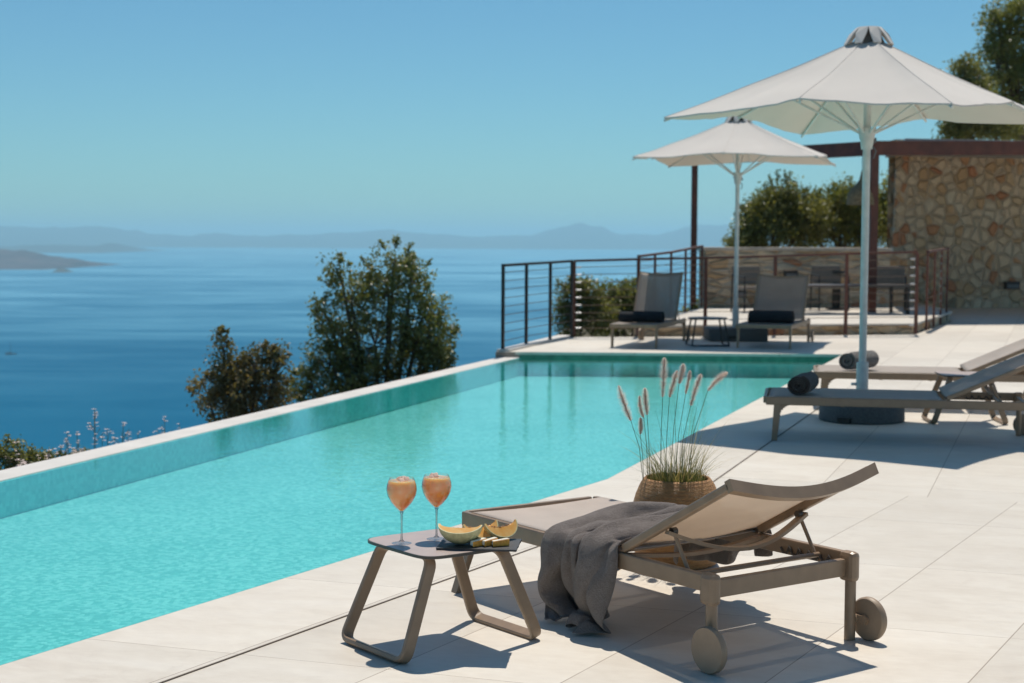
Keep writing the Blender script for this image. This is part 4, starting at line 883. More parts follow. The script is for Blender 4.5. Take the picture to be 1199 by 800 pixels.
    (597,407,346,620,414,346,652,424,353,632,424,382,606,418,383,601,414,393,609,411,407,639,409,415,664,408,386,675,404,352,697,405,346,707,401,352,723,398,360,749,398,347,766,396,374,786,398,394,798,398,381,795,394,371,794,391,354,817,391,346,842,390,347,863,389,350,874,387,346,886,384,348,885,379,367,858,372,366,834,365,357,826,361,373,833,357,382,851,356,387,884,355,381,917,355,361,948,354,353,964,351,346,976,347,349,968,344,375,931,336,370,905,330,398,928,327,416,938,323,407,947,320,399,968,317,390,991,315,376,1005,312,358,1016,308,350,1026,304,349,1042,300,349,1063,296,347,1069,292,366,1083,292,376,1091,289,384,1098,286,393,1116,285,390),
    (588,441,346,614,448,345,647,458,354,621,456,375,600,452,384,604,447,394,613,445,411,645,443,411,654,440,374,674,438,347,693,434,347,705,429,346,725,427,347,757,432,350,762,430,383,785,432,393,793,431,382,793,428,370,796,426,350,822,425,346,847,425,348,865,423,351,874,420,346,888,417,351,874,412,368,849,405,361,825,399,360,825,395,374,834,392,381,857,391,384,891,390,378,923,389,358,950,388,349,964,385,346,977,382,353,958,377,375,919,370,374,907,364,408,930,361,413,938,357,405,951,354,395,974,351,385,993,349,367,1009,346,353,1019,343,348,1030,338,347,1048,333,347,1071,329,348,1064,322,367,1074,323,380,1084,320,382,1097,318,382,1116,319,390),
    (579,474,346,606,483,346,639,493,352,611,487,366,606,485,384,614,480,392,617,479,412,649,477,405,652,474,369,680,469,359,692,463,348,703,461,346,727,463,347,757,467,358,760,465,391,783,467,393,791,466,384,794,463,371,797,461,348,825,460,345,848,460,351,864,458,351,873,454,346,886,452,357,864,446,368,840,439,360,819,432,364,823,429,376,836,426,378,861,425,382,896,425,375,928,424,359,951,421,348,963,418,346,976,416,358,948,411,375,910,403,380,910,398,415,930,395,410,937,391,401,952,388,391,976,386,378,994,383,359,1011,381,349,1022,377,346,1034,372,346,1054,367,346,1073,362,359,1056,355,371,1069,353,377,1080,352,375,1094,352,378,1113,354,388),
    (569,509,347,597,517,347,629,526,347,608,522,367,616,519,383,623,514,389,620,514,410,651,512,402,656,508,368,678,503,353,690,498,346,703,497,349,728,499,347,754,502,367,758,501,399,778,503,394,788,501,387,794,498,372,795,495,348,824,495,345,846,494,352,860,492,347,870,489,347,879,486,363,854,479,366,830,473,358,814,467,367,821,464,377,835,461,381,862,460,381,894,458,365,926,457,350,948,455,352,960,452,347,973,450,362,938,443,367,904,438,387,914,433,420,930,430,409,936,426,400,952,423,387,978,420,373,996,418,353,1014,416,348,1024,412,346,1038,407,346,1059,402,347,1070,396,366,1051,389,374,1061,386,383,1072,385,379,1088,387,379,1109,389,386),
    (561,544,347,588,551,347,618,560,346,610,557,370,624,551,376,629,549,387,620,549,405,650,547,401,659,543,370,678,538,353,689,534,348,703,533,347,730,535,348,747,537,376,757,536,405,774,538,398,783,536,390,791,533,374,790,529,348,820,530,345,842,529,350,855,527,347,867,524,351,868,520,370,843,514,365,820,507,356,809,502,371,817,499,378,833,496,380,861,492,384,896,492,371,922,492,350,944,490,350,956,486,347,966,484,366,930,478,367,902,473,396,919,467,424,931,465,410,934,461,400,953,458,386,980,455,372,997,453,350,1015,451,348,1026,447,347,1041,442,346,1064,436,347,1064,430,371,1046,423,379,1052,419,390,1062,416,393,1080,415,392,1084,406,371),
    (549,578,347,576,585,347,605,592,348,614,592,370,628,586,369,630,584,382,620,584,398,649,583,400,662,579,373,677,574,355,685,570,347,700,569,347,727,571,351,730,567,384,750,572,405,768,573,399,776,571,392,782,567,374,785,564,347,815,565,345,838,565,348,850,562,348,861,559,354,857,554,374,835,548,360,809,542,357,804,538,374,812,534,381,828,530,388,858,527,391,890,527,371,917,527,349,937,524,348,950,522,347,962,520,365,926,514,369,903,508,401,922,503,426,934,496,419,942,493,409,960,492,392,980,490,367,998,489,347,1015,487,350,1026,483,348,1042,477,347,1066,472,347,1056,465,370,1040,458,382,1049,454,391,1059,450,388,1076,447,380,1078,437,358),
    (537,612,347,562,614,357,591,616,365,611,619,352,623,620,362,629,620,373,619,620,390,647,619,398,667,614,377,677,610,357,680,606,347,695,605,347,721,607,354,715,600,386,740,606,401,758,608,398,767,605,390,766,600,372,779,599,346,809,600,347,833,601,347,845,598,349,856,595,354,850,589,376,828,584,360,801,577,359,797,574,377,805,570,385,822,566,392,853,562,397,879,561,368,909,562,348,930,559,347,943,557,346,959,555,361,923,549,370,904,544,405,928,538,424,941,531,418,937,528,405,950,525,382,981,526,370,998,525,347,1015,523,354,1025,519,353,1041,514,347,1066,509,349,1046,500,365,1036,494,383,1047,490,388,1055,484,381,1070,479,370,1079,472,349),
    (528,648,347,551,648,363,580,650,370,596,652,351,610,653,355,619,654,363,618,655,382,644,654,391,652,644,365,674,646,359,672,641,349,687,640,346,712,642,355,700,633,384,727,639,393,746,641,395,756,640,389,754,634,370,773,634,347,804,637,346,828,637,347,841,635,349,853,631,352,853,625,376,825,620,362,795,614,359,790,610,378,798,606,386,815,602,395,847,598,401,869,596,367,905,593,360,923,595,348,935,592,346,955,590,352,924,586,372,907,581,407,933,574,420,946,567,418,941,564,405,945,561,378,977,562,367,998,562,347,1014,560,355,1024,555,356,1039,550,346,1063,546,352,1040,536,362,1034,530,384,1047,525,382,1053,520,374,1067,514,364,1082,508,347),
    (519,684,347,545,681,355,568,685,374,581,686,353,595,687,350,602,686,359,620,687,366,641,690,382,641,678,356,663,681,362,663,677,351,676,675,346,700,677,353,684,667,378,713,670,378,731,673,384,742,674,388,748,671,369,766,670,347,798,673,346,824,675,347,836,673,353,848,668,349,858,662,372,825,656,372,794,651,360,784,646,380,792,643,388,809,638,395,842,635,404,876,629,380,895,625,347,917,626,356,928,623,350,949,626,346,933,621,378,909,618,409,937,610,414,950,604,416,952,599,403,944,598,378,968,594,356,994,598,348,1012,596,354,1022,592,354,1037,588,345,1060,583,355,1035,572,361,1033,567,383,1045,562,376,1054,557,372,1068,551,364,1082,545,347),
    (517,721,349,544,716,347,550,718,374,566,720,355,581,721,352,592,720,355,608,722,363,632,725,373,631,712,348,648,715,363,655,713,352,666,711,346,688,713,350,669,701,370,698,702,366,717,703,368,727,705,375,745,707,374,758,706,347,792,710,347,819,712,347,831,711,357,841,706,350,862,699,365,829,693,378,798,689,361,780,683,380,790,679,387,807,675,389,839,672,402,877,666,385,884,660,347,907,660,352,919,659,348,939,662,348,941,656,383,913,655,408,941,647,411,953,641,414,961,635,404,949,634,381,960,630,351,988,631,347,1007,629,353,1018,626,352,1032,624,346,1053,621,356,1029,610,360,1033,604,383,1045,599,375,1054,594,370,1068,588,364,1081,582,347),
    (520,760,350,546,753,347,532,751,371,553,755,356,567,755,360,578,754,360,595,756,357,619,760,362,611,739,347,632,744,355,642,745,345,655,746,345,674,748,349,656,736,364,684,737,361,703,735,353,713,736,361,727,740,370,749,743,350,784,746,348,813,749,346,825,749,357,836,742,360,856,732,349,838,731,381,804,726,362,780,721,378,789,716,386,805,712,384,835,710,398,875,704,385,871,695,348,891,689,356,904,691,355,921,681,364,945,693,383,916,692,405,944,685,409,958,678,411,968,672,406,961,669,383,952,667,354,980,666,348,999,664,353,1010,661,351,1023,660,346,1044,658,354,1020,646,360,1031,642,381,1044,636,371,1053,631,367,1065,626,361,1081,620,347),
    (523,779,320,543,787,335,515,779,350,540,789,351,556,787,343,562,780,337,577,786,344,602,792,348,589,769,344,611,775,344,627,775,343,639,776,341,657,780,335,644,773,358,673,773,356,693,772,353,703,768,346,712,772,359,740,775,356,774,773,344,804,783,346,822,781,339,830,782,349,844,768,349,847,766,378,811,763,367,780,757,371,789,754,383,803,749,381,832,747,394,871,740,386,878,731,349,887,722,371,898,718,367,911,716,353,938,727,369,920,730,401,948,722,402,962,716,406,973,709,407,971,702,386,950,703,366,968,702,347,990,701,349,1002,698,347,1014,696,346,1034,695,351,1012,683,361,1030,680,379,1041,673,365,1050,668,361,1061,663,354,1081,658,347),
    (545,781,291,532,800,304,507,782,314,522,805,321,538,812,320,547,806,315,563,807,316,582,818,327,579,792,317,599,780,316,607,795,316,618,798,317,627,787,315,638,798,329,666,800,330,685,792,321,696,796,327,706,785,325,728,801,333,765,803,332,790,787,317,809,782,326,823,782,323,844,781,319,852,793,350,815,796,356,783,790,356,790,790,373,801,788,378,829,785,385,868,780,384,855,758,355,874,756,358,885,751,356,902,745,364,926,761,357,924,766,392,950,759,400,966,753,400,977,747,403,984,738,387,957,738,380,957,739,351,979,737,347,993,734,346,1005,732,346,1023,732,349,1004,720,363,1028,717,374,1037,711,359,1047,705,355,1058,700,349,1080,696,347),
    (564,787,267,538,780,275,505,788,277,506,816,288,520,829,290,531,831,291,547,828,289,569,836,296,587,815,291,578,791,288,595,787,288,605,781,287,612,796,292,636,808,294,661,793,294,670,814,298,683,815,297,693,804,294,718,816,300,755,817,298,790,814,296,793,790,292,806,795,297,821,804,304,853,803,314,821,821,328,792,807,331,794,817,346,805,818,354,828,814,359,864,814,365,864,791,339,876,772,345,883,781,350,896,773,344,904,789,364,930,801,379,954,787,375,968,787,385,978,782,388,995,774,387,974,763,373,947,773,365,969,773,354,983,772,349,995,769,348,1012,768,345,997,758,362,1022,754,369,1041,746,365,1049,742,356,1057,738,347,1080,734,348),
    (563,777,231,537,773,239,511,794,247,493,820,254,508,834,254,517,841,257,532,846,260,556,848,262,581,835,259,569,811,256,582,797,254,591,790,254,605,798,256,630,807,256,658,796,256,658,819,262,667,827,265,680,822,263,708,829,266,745,830,264,781,827,261,794,806,257,804,806,264,820,798,268,849,806,276,823,828,290,791,826,299,798,836,314,808,836,321,827,837,329,858,840,337,874,816,323,868,796,315,877,786,313,884,796,323,902,811,336,930,820,347,957,815,350,971,817,362,980,813,367,997,809,373,999,788,360,972,798,352,951,795,334,960,784,324,971,781,320,984,787,323,997,791,343,1023,783,344,1043,774,345,1055,771,350,1062,760,348,1078,768,362),
    (562,771,194,536,773,202,506,791,210,486,818,217,498,838,219,507,846,221,521,849,224,544,856,227,574,852,226,562,826,223,576,813,221,584,805,221,596,794,221,622,802,220,652,797,220,649,820,226,659,828,229,673,827,231,700,832,230,736,838,229,768,821,227,790,809,227,802,805,229,816,810,235,845,809,239,819,829,253,792,843,266,803,852,281,811,854,288,826,858,298,850,866,311,862,842,298,870,823,289,877,812,287,890,809,290,907,821,301,934,829,311,958,834,322,975,834,330,985,830,334,999,825,340,1022,813,345,995,805,330,973,810,312,957,811,301,952,801,295,968,797,300,990,787,308,1020,787,312,1045,794,315,1058,789,318,1067,781,323,1089,785,332),
    (559,768,161,534,772,168,503,789,177,483,818,184,495,842,187,509,843,189,521,846,191,540,862,194,571,862,195,564,832,191,567,810,189,577,803,188,591,797,189,615,787,191,644,800,188,649,824,193,663,824,196,673,817,200,698,826,198,733,831,197,768,828,198,792,819,199,802,811,202,816,805,203,839,818,207,810,828,221,811,852,241,808,867,257,818,871,262,826,879,273,850,880,280,873,865,280,882,845,273,893,838,275,902,830,273,918,818,270,943,820,281,967,823,292,985,827,299,994,833,303,1008,833,309,1033,825,317,1016,799,305,991,796,287,979,808,275,969,813,268,965,797,269,987,781,276,1020,781,280,1048,789,282,1065,785,285,1075,781,290,1097,781,300),
    (556,765,128,532,771,135,501,786,143,481,817,151,494,842,154,509,848,157,521,847,158,537,864,161,570,868,162,575,835,160,577,811,157,571,799,156,579,787,159,605,783,159,630,804,159,650,820,160,662,812,166,675,810,167,697,819,166,731,824,165,765,821,165,790,813,167,802,808,169,815,812,171,832,830,177,808,846,194,802,869,215,811,885,230,821,890,236,832,894,244,846,876,246,872,878,250,894,868,252,899,854,246,905,846,244,923,842,249,948,837,254,973,830,260,993,831,267,1002,836,273,1016,838,278,1041,834,286,1036,800,278,1009,790,260,992,798,245,990,810,242,975,808,238,986,780,242,1021,775,247,1052,785,249,1072,787,255,1081,779,257,1102,777,266),
    (552,763,95,531,770,101,500,782,110,480,813,117,497,838,121,510,849,124,517,858,127,537,868,129,570,870,130,582,838,128,583,812,125,575,800,123,570,788,126,595,786,126,625,795,127,650,807,129,665,815,133,676,817,135,697,812,134,729,816,133,762,815,133,789,813,135,802,816,137,813,822,140,822,844,149,807,866,168,801,890,190,817,904,204,830,904,208,841,900,212,843,879,213,869,873,217,894,871,220,911,870,225,921,870,230,931,859,224,951,845,223,978,841,230,999,841,237,1011,841,241,1023,841,246,1048,841,254,1054,806,251,1029,787,234,1009,791,218,1001,799,213,991,811,210,986,781,209,1024,774,215,1059,780,219,1079,789,222,1089,793,228,1100,775,232),
)
bm = bmesh.new(); _rows = [[bm.verts.new((r[k]/1000.0, r[k+1]/1000.0, r[k+2]/1000.0)) for k in range(0, len(r), 3)] for r in TOWEL_ROWS]
for a, b in zip(_rows, _rows[1:]):
    for i in range(len(a)-1): bm.faces.new((a[i], a[i+1], b[i+1], b[i]))
tw = link('bath_towel', bm, M['towel'], smooth=True)
tw.location = (-0.225, 6.71, 0); tw.rotation_euler = (0, 0, NR)
tag(tw, 'rumpled grey bath towel draped over the foreground lounger down to the deck', 'towel')
_m = tw.modifiers.new('solid', 'SOLIDIFY'); _m.thickness = 0.006; _m.offset = 1.0
_m = tw.modifiers.new('sub', 'SUBSURF'); _m.levels = 2; _m.render_levels = 2
#T1

# ------------------------------------------------------------------ side tables
def side_table(loc, rz, label, bu=0.41, bv=0.59, H=0.375, dark=False, top_s=(0.445, 0.435)):
    """two tilted strap loops; u (x) along the foot bars, v (y) from one loop to the other"""
    o = thing('side_table', label, 'side table', loc, rz, 'low side tables with loop legs')
    # top: a rounded square with bowed sides
    bm = bmesh.new(); pts = []; hx, hy = top_s[0]/2, top_s[1]/2
    N = 96
    for i in range(N):
        a = 2*pi*i/N; c_, s_ = cos(a), sin(a); e = 2/6.5
        x = hx*math.copysign(abs(c_)**e, c_); y = hy*math.copysign(abs(s_)**e, s_)
        pts.append((x, y))
    prism(bm, pts, H-0.011, H-0.0035); prism(bm, [(x*0.985, y*0.985) for x, y in pts], H-0.0034, H)
    tp = link('table_top', bm, M['frame_dark' if dark else 'tabletop'], o, smooth='auto')
    bm = bmesh.new(); prism(bm, [(x*1.004, y*1.004) for x, y in pts], H-0.0105, H-0.0008); link('edge_band', bm, M['frame_dark'], tp)
    for sgn in (-1, 1):
        yb = sgn*bv/2; yt = sgn*0.155; hb = bu/2; ht = bu/2*0.80
        path = []
        zt = H-0.02; rc = 0.045
        corners = [(-ht+0.10, yt, zt), (-ht, yt, zt), (-hb, yb, 0.012), (hb, yb, 0.012), (ht, yt, zt), (ht-0.10, yt, zt)]
        P = [V(c) for c in corners]; path = [P[0]]
        for i in range(1, len(P)-1):
            a = (P[i-1]-P[i]).normalized(); b = (P[i+1]-P[i]).normalized()
            r_ = rc if i in (2, 3) else 0.04
            for k in range(7):
                t = k/6; q0 = P[i]+a*r_; q1 = P[i]+b*r_; path.append(q0*(1-t)**2+P[i]*2*t*(1-t)+q1*t*t)
        path.append(P[-1])
        # strap section: wide along v, thin in the loop plane
        nloop = V((0, (yt-yb), zt)).normalized()      # in-plane up
        pn = V((1, 0, 0)).cross(nloop).normalized()   # normal of the loop plane
        bm = bmesh.new(); secs = []
        for i, p in enumerate(path):
            t = (path[min(i+1, len(path)-1)]-path[max(i-1, 0)]).normalized(); nn_ = t.cross(pn).normalized()
            secs.append([bm.verts.new(p+pn*a*0.023+nn_*b*0.0105) for a, b in ((-1, -0.55), (-0.8, -1), (0.8, -1), (1, -0.55), (1, 0.55), (0.8, 1), (-0.8, 1), (-1, 0.55))])
        bm.faces.new(secs[0]); bm.faces.new(secs[-1][::-1])
        for i in range(len(secs)-1):
            for k in range(8): bm.faces.new((secs[i][k], secs[i+1][k], secs[i+1][(k+1) % 8], secs[i][(k+1) % 8]))
        link('loop_leg', bm, M['frame'], o, smooth='auto')
    return o
TR = math.atan2(-0.80, 0.60)
TC = V((-0.256, 5.79))
side_table((TC.x, TC.y, 0), TR, 'bronze side table in the foreground holding the drinks and melon')
side_table((3.73, 12.95, 0), R(-90)+R(-3), 'side table between the shaded and the sunlit lounger', bu=0.40, bv=0.58, H=0.40)
# round wire table by the far umbrella
ft = thing('side_table', 'dark low wire-legged side table between the far loungers', 'side table', (2.72, 21.95, 0), 0.1)
bm = bmesh.new(); lathe(bm, [(0.001, 0.40), (0.27, 0.40), (0.275, 0.39), (0.27, 0.38), (0.001, 0.38)], 32); link('table_top', bm, M['frame_dark'], ft, smooth='auto')
for s in (-1, 1):
    bm = bmesh.new(); tube(bm, [(s*0.20, -0.15, 0.38), (s*0.26, -0.2, 0.02), (s*0.26, 0.2, 0.02), (s*0.20, 0.15, 0.38)], 0.012, 8); link('leg', bm, M['black'], ft)
bm = bmesh.new(); tube(bm, [(-0.26, -0.2, 0.02), (0.26, -0.2, 0.02)], 0.012, 8); link('stretcher', bm, M['black'], ft)

# ------------------------------------------------------------------ drinks
TZ = 0.3755
def gob(loc, label, garnish):
    o = thing('cocktail_glass', label, 'glass', (loc[0], loc[1], TZ), random.random(), 'balloon glasses of peach cocktail')
    outer = [(0.001, 0.0), (0.036, 0.0), (0.037, 0.0015), (0.030, 0.003), (0.012, 0.007), (0.0045, 0.014), (0.0036, 0.03), (0.0034, 0.08), (0.0042, 0.108), (0.008, 0.118), (0.022, 0.133), (0.040, 0.155), (0.052, 0.178), (0.0562, 0.198), (0.0545, 0.216), (0.0475, 0.236), (0.044, 0.243)]
    inner = [(r-0.0012, z) for r, z in outer[9:]][::-1]; inner[-1] = (0.001, 0.1205)
    bm = bmesh.new(); lathe(bm, outer[9:]+inner, 56); link('glass_bowl', bm, M['glass'], o, smooth='auto')
    bm = bmesh.new(); lathe(bm, outer[4:10]+[(0.001, 0.1185)], 24); link('stem', bm, M['glass_stem'], o, smooth='auto')
    bm = bmesh.new(); lathe(bm, outer[:5], 48); link('foot', bm, M['glass'], o, smooth='auto')
    lq = [(0.001, 0.1212), (0.0062, 0.1215), (0.0200, 0.1345), (0.0380, 0.156), (0.0500, 0.1785), (0.0542, 0.198), (0.0528, 0.2155), (0.0500, 0.226), (0.0475, 0.2335), (0.001, 0.234)]
    bm = bmesh.new(); lathe(bm, lq, 48); link('drink', bm, M['drink'], o, smooth='auto')
    rnd = random.Random(garnish)
    for k in range(5):
        a = rnd.random()*6.28; rr = rnd.uniform(0.008, 0.030); bm = bmesh.new()
        rot = Matrix.Rotation(rnd.random()*3, 3, 'X') @ Matrix.Rotation(rnd.random()*3, 3, 'Y')
        box(bm, (rr*cos(a), rr*sin(a), 0.233+rnd.uniform(-0.006, 0.003)), (0.022, 0.022, 0.020), rot); link('ice_cube', bm, M['ice'], o, bevel=0.004)
    return o
gob((-0.402, 5.745), 'peach cocktail in a balloon glass, the one nearer the table edge', 3)
gob((-0.278, 5.83), 'peach cocktail in a balloon glass, the one next to the melon', 8)

# slate board and melon
SB = V((-0.115, 5.715))
def board():
    bm = bmesh.new(); rnd = random.Random(5); pts = []
    cs = [(-0.145, -0.105), (0.145, -0.105), (0.145, 0.105), (-0.145, 0.105)]
    for (ax, ay), (bx_, by) in zip(cs, cs[1:]+cs[:1]):
        for k in range(14):
            t = k/14; pts.append((ax+(bx_-ax)*t+rnd.uniform(-1, 1)*0.0012, ay+(by-ay)*t+rnd.uniform(-1, 1)*0.0012))
    prism(bm, pts, 0.0005, 0.0075)
    o = link('slate_board', bm, M['slate']); o.location = (SB.x, SB.y, TZ); o.rotation_euler = (0, 0, math.atan2(-0.10, 0.99))
    tag(o, 'black slate board under the melon on the side table', 'board')
board()
def melon_wedge(loc, rz, r, span, tilt, label, seeds=True, lean=0.0):
    """a wedge cut from pole to pole: rind shell with flesh faces, its hollow on top"""
    o = thing('melon_slice', label, 'melon', loc, rz, 'melon wedges on the slate board')
    n, mseg = 28, 10; ri = r*0.36
    def P(rad, lat, a):   # lat along the wedge from tip to tip, a across
        x = rad*sin(lat)*1.12; rr = rad*cos(lat)
        return V((x, rr*sin(a), -rr*cos(a)))
    inv = Matrix.Rotation(lean, 3, 'X')
    def place(bm):
        for v in bm.verts: v.co = inv @ v.co; 
        for v in bm.verts: v.co.z += r
    bm = bmesh.new(); rows = []
    for i in range(n+1):
        lat = -pi/2*0.985+pi*0.985*i/n; rows.append([bm.verts.new(P(r, lat, -span/2+span*j/mseg)) for j in range(mseg+1)])
    inn = []
    for i in range(n+1):
        lat = -pi/2*0.985+pi*0.985*i/n; inn.append([bm.verts.new(P(r*0.955, lat, -span/2+span*j/mseg)) for j in range(mseg+1)])
    for i in range(n):
        for j in range(mseg):
            bm.faces.new((rows[i][j], rows[i+1][j], rows[i+1][j+1], rows[i][j+1])); bm.faces.new((inn[i][j], inn[i][j+1], inn[i+1][j+1], inn[i+1][j]))
        bm.faces.new((rows[i][0], inn[i][0], inn[i+1][0], rows[i+1][0])); bm.faces.new((rows[i][-1], rows[i+1][-1], inn[i+1][-1], inn[i][-1]))
    place(bm); link('rind', bm, M['rind'], o, smooth='auto')
    bm = bmesh.new(); A = []; B_ = []
    for i in range(n+1):
        lat = -pi/2*0.98+pi*0.98*i/n; hol = ri*(1-0.9*abs(2*i/n-1)**2.2)
        A.append([bm.verts.new(P(r*0.954, lat, -span/2+span*j/mseg)) for j in range(mseg+1)])
        x = r*0.954*sin(lat)*1.12
        B_.append([bm.verts.new(V((x*0.93, hol*0.75*sin(-span/2+span*j/mseg), -max(hol*cos(-span/2+span*j/mseg), 0.0)))) for j in range(mseg+1)])
    for i in range(n):
        for j in range(mseg): bm.faces.new((B_[i][j], B_[i][j+1], B_[i+1][j+1], B_[i+1][j]))
        for j in (0, mseg): bm.faces.new((A[i][j], A[i+1][j], B_[i+1][j], B_[i][j]))
    place(bm); link('flesh', bm, M['flesh'], o, smooth='auto')
    if seeds:
        bm = bmesh.new(); rnd = random.Random(int(r*1e4))
        for k in range(60):
            x = rnd.uniform(-0.62, 0.62)*r; a = rnd.uniform(-span/2, span/2); h = ri*(1-0.9*abs(x/r)**2.2)
            m_ = Matrix.Translation((x, h*0.75*sin(a), -h*cos(a)+0.001)) @ Matrix.Rotation(rnd.random()*3, 4, 'Z') @ Matrix.Diagonal((0.0042, 0.0020, 0.0022, 1))
            bmesh.ops.create_icosphere(bm, subdivisions=1, radius=1, matrix=m_)
        place(bm); link('seeds', bm, M['seed'], o, smooth=True)
    return o
BT = TZ+0.0085
melon_wedge((-0.185, 5.70, BT), R(-8), 0.073, R(96), 0, 'big melon wedge with pale green rind and brown seeds', lean=R(-24))
melon_wedge((-0.115, 5.765, BT), R(38), 0.070, R(64), 0, 'middle melon wedge behind the cut pieces', lean=R(-8))
melon_wedge((-0.04, 5.79, BT), R(40), 0.068, R(55), 0, 'rearmost melon wedge at the far end of the slate', lean=R(-10))
for k, (dx, dy, rr, lab) in enumerate(((-0.005, -0.052, 0.75, 'left'), (0.035, -0.040, 0.8, 'middle'), (0.075, -0.048, 0.45, 'right'))):
    o = thing('melon_piece', '%s of the three small cut melon pieces at the front of the slate' % lab, 'melon', (SB.x+dx, SB.y+dy, BT), rr, 'small cut melon pieces')
    bm = bmesh.new(); prism(bm, [(-0.032, -0.010), (0.030, -0.013), (0.034, 0.008), (-0.028, 0.012)], [0.004, 0.002, 0.002, 0.004], [0.022, 0.028, 0.026, 0.020]); link('flesh', bm, M['paleflesh'], o, bevel=0.003)
    bm = bmesh.new(); prism(bm, [(-0.033, -0.0125), (0.031, -0.0155), (0.031, -0.0125), (-0.033, -0.0095)], 0.001, [0.020, 0.025, 0.025, 0.020]); prism(bm, [(0.0305, -0.014), (0.036, 0.007), (0.0345, 0.009), (0.029, -0.012)], 0.001, 0.024); link('rind', bm, M['cork'], o, bevel=0.001)

# ------------------------------------------------------------------ planter with fountain grass
PC = V((0.765, 7.22, 0))
pt = thing('planter', 'woven wicker basket planter on the deck behind the near lounger', 'planter', PC)
bm = bmesh.new(); lathe(bm, [(r_, z_*1.07) for r_, z_ in [(0.165, 0.0), (0.185, 0.01), (0.193, 0.04), (0.199, 0.10), (0.204, 0.16), (0.208, 0.21), (0.205, 0.255), (0.192, 0.30), (0.172, 0.345), (0.158, 0.365), (0.150, 0.375), (0.143, 0.372), (0.142, 0.35), (0.15, 0.30)]], 72, uv=True); link('basket', bm, M['wicker'], pt, smooth=True)
bm = bmesh.new(); lathe(bm, [(0.001, 0.352), (0.143, 0.352)], 40); link('soil', bm, M['soil'], pt)
gr = thing('fountain_grass', 'fountain grass with pinkish feathery plumes growing in the wicker planter', 'grass plant', (PC.x, PC.y, 0.355))
rnd = random.Random(21)
def blade(bm, base, dirx, diry, h, lean, w):
    n = 7; pts = []
    for i in range(n+1):
        t = i/n; pts.append((base[0]+dirx*lean*t**1.7, base[1]+diry*lean*t**1.7, base[2]+h*(t-0.22*lean/h*t**3)))
    px_ = V((-diry, dirx, 0)).normalized()*w/2 if (dirx or diry) else V((w/2, 0, 0))
    a = rnd.random()*pi; px_ = V((cos(a), sin(a), 0))*w/2
    prev = None
    for i, p in enumerate(pts):
        k = (1-(i/n)**2)*0.9+0.06; c = V(p); l, r_ = bm.verts.new(c-px_*k), bm.verts.new(c+px_*k)
        if prev: bm.faces.new((prev[0], prev[1], r_, l))
        prev = (l, r_)
bmA, bmB = bmesh.new(), bmesh.new()
for k in range(400):
    a = rnd.random()*2*pi; rr = 0.12*math.sqrt(rnd.random()); out = rr/0.12
    hh = rnd.uniform(0.06, 0.27)*(1.0 if rnd.random() < 0.85 else 1.7); ln = rnd.uniform(0.02, 0.22)*(0.3+out)
    a2 = a+rnd.uniform(-0.6, 0.6)
    blade(bmB if (rnd.random() < 0.55 and out > 0.4) else bmA, (rr*cos(a), rr*sin(a), 0), cos(a2), sin(a2), hh, ln, rnd.uniform(0.0016, 0.0032))
for k in range(420):
    a = rnd.random()*2*pi; rr = 0.138*math.sqrt(rnd.random()); blade(bmA, (rr*cos(a), rr*sin(a), 0), cos(a), sin(a), rnd.uniform(0.04, 0.11), rnd.uniform(0.005, 0.03), 0.004)
link('green_blades', bmA, M['grass'], gr, smooth='leaf'); link('pale_blades', bmB, M['dryblade'], gr, smooth='leaf')
def GP(px_, py_, dy=0.0):   # a point above the planter given its bearing and rise seen from the photographer's spot
    Y = PC.y+dy
    return V(((px_-600.5)/1850*Y-PC.x, dy, 1.5-(py_-279)/1850*Y-0.355))
plumes = [((726, 452), (733, 474), (741, 494), (757, 556), 0.010, -0.03), ((757, 455), (758, 470), (760, 487), (764, 556), 0.008, 0.05), ((751, 464), (752, 478), (756, 490), (762, 556), 0.006, -0.02),
          ((779.5, 419), (779, 440), (778, 466), (776, 556), 0.0095, 0.02), ((795, 434), (790, 450), (786, 466), (782, 556), 0.0085, 0.06), ((802, 426), (800, 438), (797, 450), (788, 556), 0.0080, -0.04),
          ((810, 434), (808, 446), (805, 462), (793, 556), 0.0055, 0.03), ((823, 438), (817, 455), (811, 476), (797, 558), 0.0085, -0.01), ((854, 436), (843, 444), (831, 458), (806, 556), 0.0085, 0.02), ((752, 490), (753, 500), (752, 510), (757, 557), 0.006, 0.0)]
for tip, mid, btm, root, w, dy in plumes:
    pts = [GP(*root, dy*0.3), GP((root[0]*0.55+btm[0]*0.45)+(btm[0]-root[0])*-0.08, root[1]*0.5+btm[1]*0.5, dy*0.7), GP(*btm, dy), GP(*mid, dy), GP(*tip, dy)]
    pts[0].z = 0.0
    bm = bmesh.new(); tube(bm, pts, 0.0016, 5, r2=0.0008); st = link('stalk', bm, M['grass'], gr)
    bm = bmesh.new(); cpts = []
    for i in range(15):
        t = i/14; a, b, c = pts[2], pts[3], pts[4]; cpts.append(a*(1-t)**2+(b*2-(a+c)*0.5)*2*t*(1-t)+c*t*t)
    for k in range(1100):
        t = rnd.random(); i = min(13, int(t*14)); c = cpts[i].lerp(cpts[i+1], t*14-i); ax = (cpts[i+1]-cpts[i]).normalized()
        wr = w*(sin(pi*min(1, t*0.93+0.07))**0.5)*0.9
        th = rnd.random()*2*pi; s = ax.cross(V((0, 1, 0.1))).normalized(); q = ax.cross(s); rad = s*cos(th)+q*sin(th)
        e = c+rad*wr*3.4+ax*wr*rnd.uniform(0.8, 1.8); sd = ax.cross(rad)*0.0013
        bm.faces.new([bm.verts.new(v) for v in (c-sd+rad*0.0005, c+sd+rad*0.0005, e)])
    link('plume', bm, M['plume'], gr, smooth='leaf')

